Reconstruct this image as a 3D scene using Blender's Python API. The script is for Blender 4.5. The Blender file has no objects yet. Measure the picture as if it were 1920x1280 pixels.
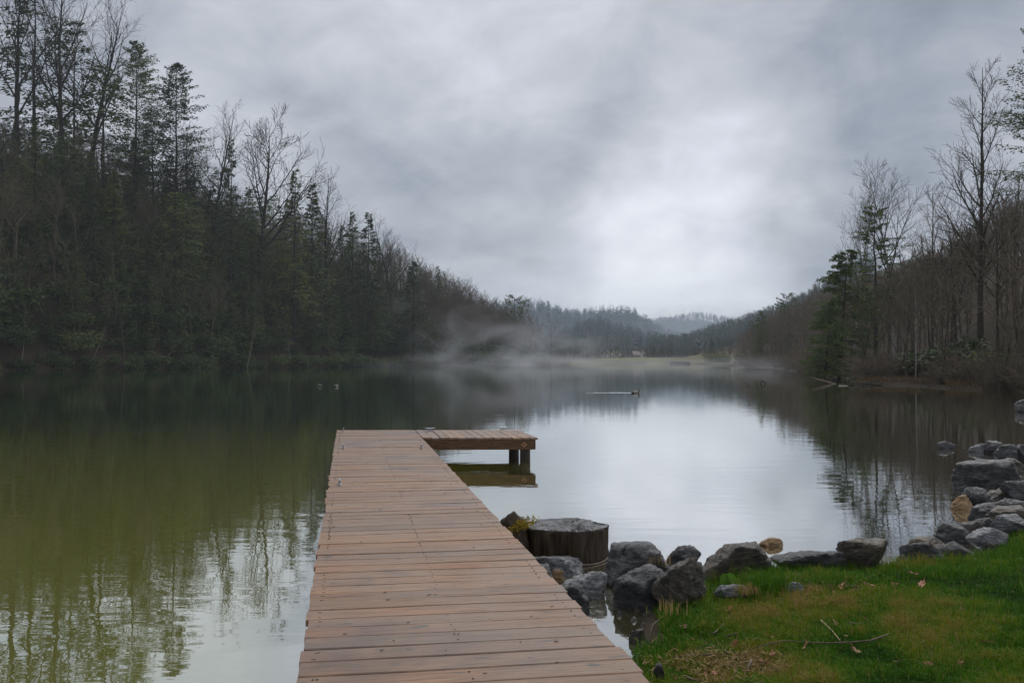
import bpy, math, random
import numpy as np
from mathutils import Vector, Matrix, noise as mnoise

S = bpy.context.scene
COL = S.collection
R = math.radians
FPX, HZ, CX, CAMZ = 1813.0, 673.0, 960.0, 1.895     # focal length in photo pixels, horizon row, centre column, eye above the water
DECKZ = 0.445

# ---------------------------------------------------------------- camera
cam_d = bpy.data.cameras.new('camera'); cam = bpy.data.objects.new('camera', cam_d); COL.objects.link(cam)
cam_d.sensor_width = 36.0; cam_d.lens = 36.0 * FPX / 1920.0
cam_d.clip_start = 0.05; cam_d.clip_end = 8000
cam.location = (0, 0, CAMZ)
cam.rotation_euler = (R(90) + math.atan((HZ - 640) / FPX), 0, 0)
S.camera = cam

# ---------------------------------------------------------------- world: overcast sky
W = bpy.data.worlds.new('World'); S.world = W; W.use_nodes = True
nt = W.node_tree; N = nt.nodes; L = nt.links
for n in list(N): N.remove(n)
def nd(t, **kw):
    n = N.new(t)
    for k, v in kw.items():
        if k.startswith('i_'): n.inputs[int(k[2:])].default_value = v
        else: setattr(n, k, v)
    return n
def px_dir(x, y):
    v = Vector(((x - CX) / FPX, 1.0, (HZ - y) / FPX)); return v.normalized()
tc = nd('ShaderNodeTexCoord')
sep = nd('ShaderNodeSeparateXYZ'); L.new(tc.outputs['Generated'], sep.inputs[0])
# project the view direction onto a flat cloud deck
zz = nd('ShaderNodeMath', operation='MAXIMUM', i_1=0.0); L.new(sep.outputs['Z'], zz.inputs[0])
za = nd('ShaderNodeMath', operation='ADD', i_1=0.42); L.new(zz.outputs[0], za.inputs[0])
dx = nd('ShaderNodeMath', operation='DIVIDE'); L.new(sep.outputs['X'], dx.inputs[0]); L.new(za.outputs[0], dx.inputs[1])
dy = nd('ShaderNodeMath', operation='DIVIDE'); L.new(sep.outputs['Y'], dy.inputs[0]); L.new(za.outputs[0], dy.inputs[1])
cmb = nd('ShaderNodeCombineXYZ'); L.new(dx.outputs[0], cmb.inputs[0]); L.new(dy.outputs[0], cmb.inputs[1])
n1 = nd('ShaderNodeTexNoise'); n1.inputs['Scale'].default_value = 1.9; n1.inputs['Detail'].default_value = 9; n1.inputs['Roughness'].default_value = 0.50; n1.inputs['Distortion'].default_value = 0.25
mp = nd('ShaderNodeMapping'); mp.inputs['Location'].default_value = (3.1, 7.4, 0); mp.inputs['Rotation'].default_value = (0, 0, 0.6)
L.new(cmb.outputs[0], mp.inputs[0]); L.new(mp.outputs[0], n1.inputs['Vector'])
n2 = nd('ShaderNodeTexNoise'); n2.inputs['Scale'].default_value = 6.0; n2.inputs['Detail'].default_value = 9; n2.inputs['Roughness'].default_value = 0.58; n2.inputs['Distortion'].default_value = 0.4
L.new(mp.outputs[0], n2.inputs['Vector'])
def madd(a, b, op='ADD'):
    m = nd('ShaderNodeMath', operation=op)
    for i, s in enumerate((a, b)):
        if isinstance(s, (int, float)): m.inputs[i].default_value = s
        else: L.new(s, m.inputs[i])
    return m.outputs[0]
val = madd(madd(n1.outputs[0], 0.5, 'SUBTRACT'), 0.64, 'MULTIPLY')
val = madd(val, madd(madd(n2.outputs[0], 0.5, 'SUBTRACT'), 0.44, 'MULTIPLY'))
val = madd(val, 0.44)
# thick and thin parts of the cloud cover, each lying in its own direction
def lobe(x, y, width, amp, sx=1.0):
    global val
    d = px_dir(x, y)
    sb = nd('ShaderNodeVectorMath', operation='SUBTRACT'); sb.inputs[1].default_value = d
    L.new(warp, sb.inputs[0])
    sc = nd('ShaderNodeVectorMath', operation='MULTIPLY'); sc.inputs[1].default_value = (sx, sx, 1.0); L.new(sb.outputs[0], sc.inputs[0])
    ln = nd('ShaderNodeVectorMath', operation='LENGTH'); L.new(sc.outputs[0], ln.inputs[0])
    mr = nd('ShaderNodeMapRange', interpolation_type='SMOOTHSTEP'); L.new(ln.outputs['Value'], mr.inputs[0])
    mr.inputs[1].default_value = 0.0; mr.inputs[2].default_value = width; mr.inputs[3].default_value = amp; mr.inputs[4].default_value = 0.0
    val = madd(val, mr.outputs[0])
wv = nd('ShaderNodeTexNoise'); wv.inputs['Scale'].default_value = 5.5; wv.inputs['Detail'].default_value = 5; L.new(tc.outputs['Generated'], wv.inputs['Vector'])
w1 = nd('ShaderNodeVectorMath', operation='SUBTRACT'); w1.inputs[1].default_value = (.5, .5, .5); L.new(wv.outputs['Color'], w1.inputs[0])
w2 = nd('ShaderNodeVectorMath', operation='SCALE'); w2.inputs['Scale'].default_value = 0.20; L.new(w1.outputs[0], w2.inputs[0])
w3 = nd('ShaderNodeVectorMath', operation='ADD'); L.new(w2.outputs[0], w3.inputs[0]); L.new(tc.outputs['Generated'], w3.inputs[1])
warp = w3.outputs[0]
lobe(1230, 450, 0.15, 0.20)
lobe(1390, 350, 0.10, 0.11)
lobe(1310, 580, 0.10, 0.42, 0.7)
lobe(1180, 520, 0.14, 0.16, 0.8)
lobe(1050, 560, 0.16, 0.10, 0.5)
lobe(640, 90, 0.16, 0.08, 0.6)
lobe(330, 250, 0.14, 0.12)
lobe(1130, 120, 0.20, 0.09, 0.7)
lobe(800, 400, 0.24, -0.18, 0.7)
lobe(1000, 330, 0.12, -0.08)
lobe(1560, 470, 0.10, -0.10, 0.6)
lobe(1500, 300, 0.10, -0.05)
lobe(1900, 60, 0.34, -0.20, 0.8)
lobe(100, -100, 0.3, -0.15)
lobe(900, 30, 0.22, -0.06, 0.6)
lobe(1480, 520, 0.09, -0.07, 0.6)
rmp = nd('ShaderNodeValToRGB'); L.new(val, rmp.inputs[0])
e = rmp.color_ramp.elements
e[0].position = 0.0; e[0].color = (0.10, 0.125, 0.155, 1)
e[1].position = 1.0; e[1].color = (0.92, 0.94, 0.98, 1)
for p, c in ((0.22, (0.235, 0.262, 0.315)), (0.40, (0.39, 0.412, 0.455)), (0.60, (0.56, 0.58, 0.645)), (0.8, (0.74, 0.755, 0.80))):
    q = e.new(p); q.color = (*c, 1)
sky = nd('ShaderNodeTexSky', sky_type='NISHITA', sun_disc=False); sky.sun_elevation = R(48); sky.sun_rotation = R(25)
sk = nd('ShaderNodeVectorMath', operation='SCALE'); sk.inputs['Scale'].default_value = 0.08; L.new(sky.outputs[0], sk.inputs[0])
mx = nd('ShaderNodeMix', data_type='RGBA'); mx.inputs[0].default_value = 0.95
L.new(sk.outputs[0], mx.inputs[6]); L.new(rmp.outputs[0], mx.inputs[7])
bg = nd('ShaderNodeBackground'); bg.inputs[1].default_value = 1.0; L.new(mx.outputs[2], bg.inputs[0])
wo = nd('ShaderNodeOutputWorld'); L.new(bg.outputs[0], wo.inputs[0])

# ---------------------------------------------------------------- sun through the overcast
sd = bpy.data.lights.new('sun', 'SUN'); sd.energy = 1.5; sd.angle = R(40); sd.color = (1.0, 0.985, 0.96)
so = bpy.data.objects.new('sun', sd); COL.objects.link(so)
az = R(25); el = R(48)
sv = Vector((math.sin(az) * math.cos(el), math.cos(az) * math.cos(el), math.sin(el)))
so.rotation_euler = sv.to_track_quat('Z', 'Y').to_euler(); so.location = (0, 0, 200)

S.view_settings.view_transform = 'Standard'; S.view_settings.look = 'None'
S.view_settings.exposure = 0.42; S.view_settings.gamma = 1.0
S.view_settings.use_curve_mapping = False
try:
    S.cycles.use_denoising = True; S.cycles.denoiser = 'OPENIMAGEDENOISE'
except Exception: pass
S.cycles.max_bounces = 6; S.cycles.diffuse_bounces = 2; S.cycles.glossy_bounces = 3; S.cycles.transparent_max_bounces = 8
S.cycles.volume_bounces = 0; S.cycles.volume_step_rate = 1.5; S.cycles.volume_max_steps = 96
S.cycles.use_adaptive_sampling = False

# ================================================================ helpers
class MB:
    def __init__(s): s.v = []; s.f = []; s.a = []; s.m = []
    def add(s, vs, fs, a=0.0, m=0):
        b = len(s.v); s.v.extend(vs); s.a.extend([a] * len(vs))
        for f in fs: s.f.append(tuple(b + i for i in f)); s.m.append(m)
    def tube(s, pts, rads, sides=5, a=0.0, cap=False, m=0):
        n = len(pts); P = [Vector(p) for p in pts]
        ring = []
        for i in range(n):
            t = (P[min(i + 1, n - 1)] - P[max(i - 1, 0)])
            if t.length < 1e-9: t = Vector((0, 0, 1))
            t.normalize()
            if i == 0:
                u = t.orthogonal().normalized()
            else:
                u = (u - t * u.dot(t))
                if u.length < 1e-6: u = t.orthogonal()
                u.normalize()
            w = t.cross(u); r = rads[i] if not isinstance(rads, (int, float)) else rads
            for k in range(sides):
                an = 2 * math.pi * k / sides
                q = P[i] + (u * math.cos(an) + w * math.sin(an)) * r
                ring.append((q.x, q.y, q.z))
        fs = []
        for i in range(n - 1):
            for k in range(sides):
                k2 = (k + 1) % sides
                fs.append((i * sides + k, i * sides + k2, (i + 1) * sides + k2, (i + 1) * sides + k))
        if cap:
            fs.append(tuple(range(sides - 1, -1, -1))); fs.append(tuple((n - 1) * sides + k for k in range(sides)))
        s.add(ring, fs, a, m)
    def box(s, x0, x1, y0, y1, z0, z1, a=0.0, m=0):
        v = [(x, y, z) for z in (z0, z1) for y in (y0, y1) for x in (x0, x1)]
        s.add(v, [(0, 2, 3, 1), (4, 5, 7, 6), (0, 1, 5, 4), (2, 6, 7, 3), (0, 4, 6, 2), (1, 3, 7, 5)], a, m)
    def mesh(s, name, mats, smooth=False):
        me = bpy.data.meshes.new(name); me.from_pydata([tuple(v) for v in s.v], [], s.f)
        at = me.attributes.new('tint', 'FLOAT', 'POINT'); at.data.foreach_set('value', np.array(s.a, dtype=np.float32))
        if not isinstance(mats, (list, tuple)): mats = [mats]
        for m in mats: me.materials.append(m)
        if len(mats) > 1: me.polygons.foreach_set('material_index', np.array(s.m, dtype=np.int32))
        if smooth: me.polygons.foreach_set('use_smooth', np.ones(len(s.f), dtype=bool))
        me.update(); return me
def np_mesh(name, V, F, mat, smooth=False, tint=None, colr=None):
    me = bpy.data.meshes.new(name); V = np.asarray(V, np.float32); F = np.asarray(F, np.int32)
    me.vertices.add(len(V)); me.vertices.foreach_set('co', V.ravel())
    k = F.shape[1]; me.loops.add(F.size); me.loops.foreach_set('vertex_index', F.ravel())
    me.polygons.add(len(F)); me.polygons.foreach_set('loop_start', np.arange(len(F), dtype=np.int32) * k)
    me.update(calc_edges=True)
    if tint is not None:
        at = me.attributes.new('tint', 'FLOAT', 'POINT'); at.data.foreach_set('value', np.asarray(tint, np.float32))
    if colr is not None:
        at = me.attributes.new('zone', 'FLOAT_COLOR', 'POINT'); at.data.foreach_set('color', np.asarray(colr, np.float32).ravel())
    if smooth: me.polygons.foreach_set('use_smooth', np.ones(len(F), dtype=bool))
    me.materials.append(mat); return me
def ob(name, me, parent=None, loc=(0, 0, 0), rz=0.0, sc=None):
    o = bpy.data.objects.new(name, me); COL.objects.link(o); o.location = loc; o.rotation_euler = (0, 0, rz)
    if sc is not None: o.scale = sc if hasattr(sc, '__len__') else (sc, sc, sc)
    if parent is not None: o.parent = parent
    return o
def tag(o, label=None, cat=None, group=None, kind=None):
    if label: o['label'] = label
    if cat: o['category'] = cat
    if group: o['group'] = group
    if kind: o['kind'] = kind
    return o
def copy_tree(o, parent=None):
    c = o.copy(); COL.objects.link(c); c.parent = parent
    for ch in list(o.children): copy_tree(ch, c)
    return c
def at_px(x, y, z=0.0):
    Y = FPX * (CAMZ - z) / (y - HZ); return ((x - CX) / FPX * Y, Y)

# ---------------------------------------------------------------- materials
def mat(name):
    m = bpy.data.materials.new(name); m.use_nodes = True; t = m.node_tree
    for n in list(t.nodes): t.nodes.remove(n)
    o = t.nodes.new('ShaderNodeOutputMaterial'); b = t.nodes.new('ShaderNodeBsdfPrincipled'); t.links.new(b.outputs[0], o.inputs[0])
    return m, t, b, o
def simple(name, c0, c1, scale=4.0, rough=0.8, bump=0.0, detail=6, coord='Object', stretch=(1, 1, 1), spec=0.3, tintmix=None, bdist=0.01, lohi=(0.35, 0.65)):
    m, t, b, o = mat(name)
    tc = t.nodes.new('ShaderNodeTexCoord'); mp = t.nodes.new('ShaderNodeMapping'); mp.inputs['Scale'].default_value = stretch
    t.links.new(tc.outputs[coord], mp.inputs[0])
    n = t.nodes.new('ShaderNodeTexNoise'); n.inputs['Scale'].default_value = scale; n.inputs['Detail'].default_value = detail; n.inputs['Roughness'].default_value = 0.65
    t.links.new(mp.outputs[0], n.inputs['Vector'])
    r = t.nodes.new('ShaderNodeValToRGB'); t.links.new(n.outputs[0], r.inputs[0])
    r.color_ramp.elements[0].position = lohi[0]; r.color_ramp.elements[1].position = lohi[1]
    r.color_ramp.elements[0].color = (*c0, 1); r.color_ramp.elements[1].color = (*c1, 1)
    colr = r.outputs[0]
    if tintmix:
        a = t.nodes.new('ShaderNodeAttribute'); a.attribute_name = 'tint'
        mxx = t.nodes.new('ShaderNodeMix'); mxx.data_type = 'RGBA'; t.links.new(a.outputs['Fac'], mxx.inputs[0]); t.links.new(colr, mxx.inputs[6])
        mxx.inputs[7].default_value = (*tintmix, 1); colr = mxx.outputs[2]
    t.links.new(colr, b.inputs['Base Color'])
    b.inputs['Roughness'].default_value = rough; b.inputs['Specular IOR Level'].default_value = spec
    if bump:
        bp = t.nodes.new('ShaderNodeBump'); bp.inputs['Strength'].default_value = bump; bp.inputs['Distance'].default_value = bdist
        t.links.new(n.outputs[0], bp.inputs['Height']); t.links.new(bp.outputs[0], b.inputs['Normal'])
    return m
def foliage(name, dark, light, rough=0.6, obvar=0.5, trans=0.25):
    """leaf colour: random per leaf (tint), and a shift per tree (object random)"""
    m, t, b, o = mat(name)
    a = t.nodes.new('ShaderNodeAttribute'); a.attribute_name = 'tint'
    mxx = t.nodes.new('ShaderNodeMix'); mxx.data_type = 'RGBA'; t.links.new(a.outputs['Fac'], mxx.inputs[0])
    mxx.inputs[6].default_value = (*dark, 1); mxx.inputs[7].default_value = (*light, 1)
    oi = t.nodes.new('ShaderNodeObjectInfo')
    hsv = t.nodes.new('ShaderNodeHueSaturation')
    mr = t.nodes.new('ShaderNodeMapRange'); t.links.new(oi.outputs['Random'], mr.inputs[0]); mr.inputs[3].default_value = 1 - obvar; mr.inputs[4].default_value = 1 + obvar
    t.links.new(mr.outputs[0], hsv.inputs['Value'])
    mr2 = t.nodes.new('ShaderNodeMapRange'); t.links.new(oi.outputs['Random'], mr2.inputs[0]); mr2.inputs[3].default_value = 0.52; mr2.inputs[4].default_value = 0.47
    t.links.new(mr2.outputs[0], hsv.inputs['Hue']); t.links.new(mxx.outputs[2], hsv.inputs['Color'])
    t.links.new(hsv.outputs[0], b.inputs['Base Color']); b.inputs['Roughness'].default_value = rough; b.inputs['Specular IOR Level'].default_value = 0.25
    tr = t.nodes.new('ShaderNodeBsdfTranslucent'); t.links.new(hsv.outputs[0], tr.inputs[0])
    ms = t.nodes.new('ShaderNodeMixShader'); ms.inputs[0].default_value = trans
    t.links.new(b.outputs[0], ms.inputs[1]); t.links.new(tr.outputs[0], ms.inputs[2]); t.links.new(ms.outputs[0], o.inputs[0])
    return m

M = {}
def bark(name, c0, c1, obvar=0.35):
    m = simple(name, c0, c1, 3.0, 0.9, 0.5, stretch=(3, 3, 0.6), bdist=0.02, spec=0.15)
    t = m.node_tree; b = [n for n in t.nodes if n.type == 'BSDF_PRINCIPLED'][0]
    src = b.inputs['Base Color'].links[0].from_socket
    oi = t.nodes.new('ShaderNodeObjectInfo'); hsv = t.nodes.new('ShaderNodeHueSaturation'); mr = t.nodes.new('ShaderNodeMapRange')
    t.links.new(oi.outputs['Random'], mr.inputs[0]); mr.inputs[3].default_value = 1 - obvar; mr.inputs[4].default_value = 1 + obvar
    t.links.new(mr.outputs[0], hsv.inputs['Value']); t.links.new(src, hsv.inputs['Color']); t.links.new(hsv.outputs[0], b.inputs['Base Color'])
    return m
M['bark'] = bark('grey_brown_bark', (0.035, 0.029, 0.020), (0.105, 0.09, 0.065))
M['twig'] = bark('twig_bark', (0.036, 0.031, 0.019), (0.11, 0.096, 0.06))
M['redtwig'] = bark('reddish_twig_bark', (0.06, 0.048, 0.034), (0.155, 0.124, 0.09))
M['darkbark'] = bark('dark_bark', (0.014, 0.011, 0.008), (0.045, 0.037, 0.028))
M['bark2'] = bark('lichen_bark', (0.06, 0.055, 0.035), (0.19, 0.175, 0.12))
M['palebark'] = bark('pale_bark', (0.14, 0.13, 0.11), (0.40, 0.39, 0.36), 0.15)
M['needle'] = foliage('hemlock_needles', (0.014, 0.030, 0.007), (0.10, 0.14, 0.028))
M['pine'] = foliage('pine_needles', (0.018, 0.038, 0.009), (0.125, 0.175, 0.036), obvar=0.2)
M['rhodo'] = foliage('shrub_leaves', (0.018, 0.036, 0.010), (0.095, 0.135, 0.042), rough=0.65)
M['hazed_farleaf'] = foliage('haze_blue_far_wood', (0.045, 0.085, 0.085), (0.15, 0.18, 0.19), obvar=0.0, trans=0.1)  # blue of the distance haze is mixed into the leaf and twig colour
M['blossom'] = foliage('blossom', (0.35, 0.36, 0.28), (0.6, 0.6, 0.5), obvar=0.1)

# ================================================================ terrain
# shoreline of the lake, each point with (x, y, hill height, flat shelf width, rise length, bank height)
SH = [(-60,-14,2,6,40,.2),(-30,-3,1,4,30,.15),(-6,1,.6,2,30,.12),(-2,2.5,.5,2,30,.1),(-.4,4.2,.5,2,30,.08),(.72,6.0,.5,1,30,.08),(.86,6.5,.5,1,30,.09),
 (.95,7.0,.5,1,30,.1),(1.16,7.5,.5,1,30,.14),(1.74,8.35,.5,1,30,.2),(2.37,8.6,.5,1,30,.2),(2.85,8.55,.5,1,30,.18),(3.26,8.65,.5,1,30,.16),(3.63,8.85,.5,1,30,.16),
 (4.36,9.2,.5,1,30,.16),(5.5,10.8,.5,1,30,.18),(6.4,12.1,.6,1,30,.2),(8.3,15.1,.8,1,30,.2),(12.2,21.9,2,4,30,.25),(19,34,14,6,35,.3),(26.5,47.7,34,7,40,.3),(29.5,57,42,9,42,.3),
 (27.6,62.5,42,9,42,.3),(28.2,68,44,10,42,.3),(26.5,75,46,13,42,.3),(30.5,84,46,14,42,.35),(35,105,46,12,46,.4),(43,143,42,10,50,.4),(56,229,28,6,55,.4),(62,264,24,5,55,.5),
 (67,327,20,12,60,.6),(72,375,6,30,80,.8),(70,384,1.7,0,3,.2),(18,404,1.7,0,3,.2),(-40,410,1.7,0,3,.3),(-30,372,7,2,30,.5),(-6,346,6,2,26,.5),(13,331,4,1,14,.5),(4,314,18,1,20,.5),
 (-17,275,38,1,28,.5),(-40,229,46,1,34,.5),(-66,181,63,1,38,.5),(-83,156,60,1,40,.5),(-97,120,60,1,40,.5),(-108,60,60,1,40,.5),(-105,5,40,3,40,.5),(-80,-14,10,5,40,.3)]
SHA = np.array(SH, float)
def samp():
    out = []
    n = len(SHA)
    for i in range(n):
        a, b = SHA[i], SHA[(i + 1) % n]; d = math.hypot(*(b[:2] - a[:2]))
        k = max(2, int(d / 4)); 
        for j in range(k): out.append(a + (b - a) * j / k)
    return np.array(out)
SM = samp()
def seg_dist(P):
    A = SHA[:, :2]; B = np.roll(A, -1, axis=0)
    best = np.full(len(P), 1e9)
    inside = np.zeros(len(P), bool)
    for a, b in zip(A, B):
        ab = b - a; t = np.clip(((P - a) @ ab) / (ab @ ab), 0, 1)
        d = np.linalg.norm(P - (a + t[:, None] * ab), axis=1); best = np.minimum(best, d)
        c = ((a[1] > P[:, 1]) != (b[1] > P[:, 1]))
        with np.errstate(divide='ignore', invalid='ignore'):
            xi = (b[0] - a[0]) * (P[:, 1] - a[1]) / (b[1] - a[1] + 1e-12) + a[0]
        inside ^= c & (P[:, 0] < xi)
    return np.where(inside, -best, best)
def vnoise(x, y, s, seed=0.0):
    x = np.asarray(x) * s + seed * 17.3; y = np.asarray(y) * s + seed * 9.1
    xi = np.floor(x); yi = np.floor(y); fx = x - xi; fy = y - yi
    def h(a, b): 
        q = np.sin(a * 127.1 + b * 311.7) * 43758.5453; return q - np.floor(q)
    fx = fx * fx * (3 - 2 * fx); fy = fy * fy * (3 - 2 * fy)
    return (h(xi, yi) * (1 - fx) + h(xi + 1, yi) * fx) * (1 - fy) + (h(xi, yi + 1) * (1 - fx) + h(xi + 1, yi + 1) * fx) * fy - 0.5
def sstep(a, b, x):
    t = np.clip((x - a) / (b - a), 0, 1); return t * t * (3 - 2 * t)
def height(x, y):
    x = np.atleast_1d(np.asarray(x, float)); y = np.atleast_1d(np.asarray(y, float))
    P = np.stack([x, y], 1); d = seg_dist(P)
    out = np.empty(len(P))
    for i in range(0, len(P), 20000):
        p = P[i:i + 20000]; dd = np.hypot(p[:, 0:1] - SM[None, :, 0], p[:, 1:2] - SM[None, :, 1]) + 0.3
        w = dd ** -3.0; w /= w.sum(1, keepdims=True); q = w @ SM[:, 2:]
        D = d[i:i + 20000]
        land = q[:, 3] * (1 - np.exp(-np.maximum(D, 0) / 0.5)) + q[:, 0] * (1 - np.exp(-np.maximum(D - q[:, 1], 0) / q[:, 2]))
        amp = np.clip(D / 25, 0, 1)
        land += amp * (vnoise(p[:, 0], p[:, 1], 1 / 28.0, 1) * 5 * np.clip(q[:, 0] / 30, 0, 1) + vnoise(p[:, 0], p[:, 1], 1 / 9.0, 2) * 1.2 * np.clip(q[:, 0] / 30, 0, 1))
        land += np.clip(D, 0, 1) * vnoise(p[:, 0], p[:, 1], 1 / 1.3, 3) * 0.04
        bed = -np.minimum(2.2, 0.05 - D * 0.35)
        out[i:i + 20000] = np.where(D > 0, np.maximum(land, 0.02), bed)
    # far ridges beyond the dam
    u = x / np.maximum(y, 1) * FPX + CX
    yy = y + vnoise(x, y, 1 / 160.0, 5) * 90 * (y > 420)
    hA = np.interp(u, [700, 900, 960, 1010, 1060, 1110, 1150, 1190, 1230, 1280, 1330, 1500], [78, 80, 82, 86, 83, 80, 74, 64, 44, 26, 14, 10]) * 900 / FPX
    hB = np.interp(u, [1000, 1150, 1200, 1250, 1300, 1350, 1400, 1500, 2200], [40, 52, 56, 61, 62, 56, 52, 60, 60]) * 1450 / FPX
    hC = np.interp(u, [1150, 1290, 1340, 1400, 1450, 1500, 1560, 1700, 2200], [0, 16, 36, 52, 66, 84, 104, 140, 170]) * 620 / FPX
    hC2 = np.interp(u, [1000, 1060, 1120, 1180, 1240, 1300], [0, 34, 52, 34, 20, 0]) * 650 / FPX
    far = hA * sstep(640, 900, yy) + np.maximum(0, hB - hA * sstep(640, 900, yy)) * sstep(1000, 1450, yy)
    far = np.maximum(far, hC * sstep(400, 620, yy)); far = np.maximum(far, hC2 * sstep(520, 680, yy))
    far += sstep(500, 900, y) * (vnoise(x, y, 1 / 70.0, 7) * 12 + (np.abs(vnoise(x + y * .5, y * .4, 1 / 95.0, 9)) - .2) * 46) * sstep(8, 30, far)
    y0_ = 409 + np.clip(x - 74, 0, 120) + np.clip(-30 - x, 0, 60); out = out * (1 - .95 * sstep(0, 1, (y - y0_) / (14 + np.clip(x - 74, 0, 60))))
    return out + np.where(y > 415, far, 0)
def gh(x, y): return float(height([x], [y])[0])

nr, na = 330, 420
rr = np.concatenate([np.linspace(0.6, 14, 110), np.geomspace(14.3, 1700, nr - 110)])
aa = np.concatenate([np.linspace(-180, -40, 40, endpoint=False), np.linspace(-40, 45, na - 80, endpoint=False), np.linspace(45, 180, 40, endpoint=False)])
RR, AA = np.meshgrid(rr, np.radians(aa), indexing='ij')
gx = (RR * np.sin(AA)).ravel(); gy = (RR * np.cos(AA)).ravel(); gz = height(gx, gy)
V = np.stack([gx, gy, gz], 1); V = np.vstack([V, [[0, 0, gh(0.01, 0.01)]]])
ii, jj = np.meshgrid(np.arange(nr - 1), np.arange(na), indexing='ij'); j2 = (jj + 1) % na
F = np.stack([ii * na + jj, (ii + 1) * na + jj, (ii + 1) * na + j2, ii * na + j2], -1).reshape(-1, 4)
dd = seg_dist(V[:, :2]); yv = V[:, 1]; xv = V[:, 0]
colr = np.ones((len(V), 4)); 
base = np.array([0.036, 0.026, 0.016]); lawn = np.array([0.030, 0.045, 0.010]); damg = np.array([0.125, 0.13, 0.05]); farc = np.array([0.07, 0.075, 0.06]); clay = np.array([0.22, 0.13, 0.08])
def blend(c, t, m): return c * (1 - m[:, None]) + t * m[:, None]
c = np.tile(base, (len(V), 1))
mud = np.array([0.035, 0.026, 0.018])
c = blend(c, lawn, ((yv < 17) & (dd > 0.15)).astype(float))
c = blend(c, mud, ((yv < 17) & (dd <= 0.15)).astype(float))
damm = ((yv > 378) & (yv < 410) & (dd > 0.2) & (xv > -30) & (xv < 78)).astype(float)
c = blend(c, damg, damm)
slope_m = ((xv > 60) & (xv < 92) & (yv > 300) & (yv < 420) & (dd > 1.0)).astype(float)
c = blend(c, np.array([0.10, 0.09, 0.045]), slope_m)
c = blend(c, np.array([.03, .024, .016]), ((yv > 17) & (yv < 150) & (dd > 0) & (dd < 9) & (xv > 0)).astype(float))
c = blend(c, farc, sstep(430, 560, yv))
clm = (((V[:, 0] / np.maximum(yv, 1) * FPX + CX - 1125) / 22) ** 2 < 1) & (yv > 860) & (yv < 960)
c = blend(c, clay, clm.astype(float))
colr[:, :3] = c
m, t, b, o = mat('ground'); 
a = t.nodes.new('ShaderNodeAttribute'); a.attribute_name = 'zone'
tcn = t.nodes.new('ShaderNodeTexCoord'); nz = t.nodes.new('ShaderNodeTexNoise'); nz.inputs['Scale'].default_value = 2.2; nz.inputs['Detail'].default_value = 10; nz.inputs['Roughness'].default_value = 0.7
t.links.new(tcn.outputs['Object'], nz.inputs['Vector'])
mr = t.nodes.new('ShaderNodeMapRange'); t.links.new(nz.outputs[0], mr.inputs[0]); mr.inputs[1].default_value = .3; mr.inputs[2].default_value = .7; mr.inputs[3].default_value = 0.55; mr.inputs[4].default_value = 1.5
vm = t.nodes.new('ShaderNodeVectorMath'); vm.operation = 'SCALE'; t.links.new(a.outputs['Color'], vm.inputs[0]); t.links.new(mr.outputs[0], vm.inputs['Scale'])
t.links.new(vm.outputs[0], b.inputs['Base Color']); b.inputs['Roughness'].default_value = 0.95; b.inputs['Specular IOR Level'].default_value = 0.1
bp = t.nodes.new('ShaderNodeBump'); bp.inputs['Strength'].default_value = 0.6; bp.inputs['Distance'].default_value = 0.03; t.links.new(nz.outputs[0], bp.inputs['Height']); t.links.new(bp.outputs[0], b.inputs['Normal'])
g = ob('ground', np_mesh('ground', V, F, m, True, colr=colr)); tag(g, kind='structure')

# ---------------------------------------------------------------- water
m, t, b, o = mat('lake_water'); t.nodes.remove(b)
tcn = t.nodes.new('ShaderNodeTexCoord')
geo = t.nodes.new('ShaderNodeSeparateXYZ'); t.links.new(tcn.outputs['Object'], geo.inputs[0])
def wnoise(sx, sy, scale, detail=3, dist=0.0):
    mp = t.nodes.new('ShaderNodeMapping'); mp.inputs['Scale'].default_value = (sx, sy, 1); t.links.new(tcn.outputs['Object'], mp.inputs[0])
    n = t.nodes.new('ShaderNodeTexNoise'); n.inputs['Scale'].default_value = scale; n.inputs['Detail'].default_value = detail; n.inputs['Distortion'].default_value = dist
    t.links.new(mp.outputs[0], n.inputs['Vector']); return n.outputs[0]
r1 = wnoise(1, 2.2, 1.1, 3, 0.3); r2 = wnoise(1, 1.6, 5.5, 2); patch = wnoise(1, 1.8, 0.035, 3)
pm = t.nodes.new('ShaderNodeMapRange'); t.links.new(patch, pm.inputs[0]); pm.inputs[1].default_value = .42; pm.inputs[2].default_value = .62; pm.inputs[3].default_value = 0.15; pm.inputs[4].default_value = 1.0
r2m = t.nodes.new('ShaderNodeMath'); r2m.operation = 'MULTIPLY'; t.links.new(r2, r2m.inputs[0]); t.links.new(pm.outputs[0], r2m.inputs[1])
r2s = t.nodes.new('ShaderNodeMath'); r2s.operation = 'MULTIPLY'; t.links.new(r2m.outputs[0], r2s.inputs[0]); r2s.inputs[1].default_value = 0.10
ra = t.nodes.new('ShaderNodeMath'); ra.operation = 'ADD'; t.links.new(r1, ra.inputs[0]); t.links.new(r2s.outputs[0], ra.inputs[1])
bp = t.nodes.new('ShaderNodeBump'); bp.inputs['Strength'].default_value = 1.0; bp.inputs['Distance'].default_value = 0.0028; t.links.new(ra.outputs[0], bp.inputs['Height'])
gl = t.nodes.new('ShaderNodeBsdfGlossy'); gl.inputs['Roughness'].default_value = 0.015; gl.inputs['Color'].default_value = (0.96, 0.98, 0.97, 1); t.links.new(bp.outputs[0], gl.inputs['Normal'])
df = t.nodes.new('ShaderNodeBsdfDiffuse')
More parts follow.
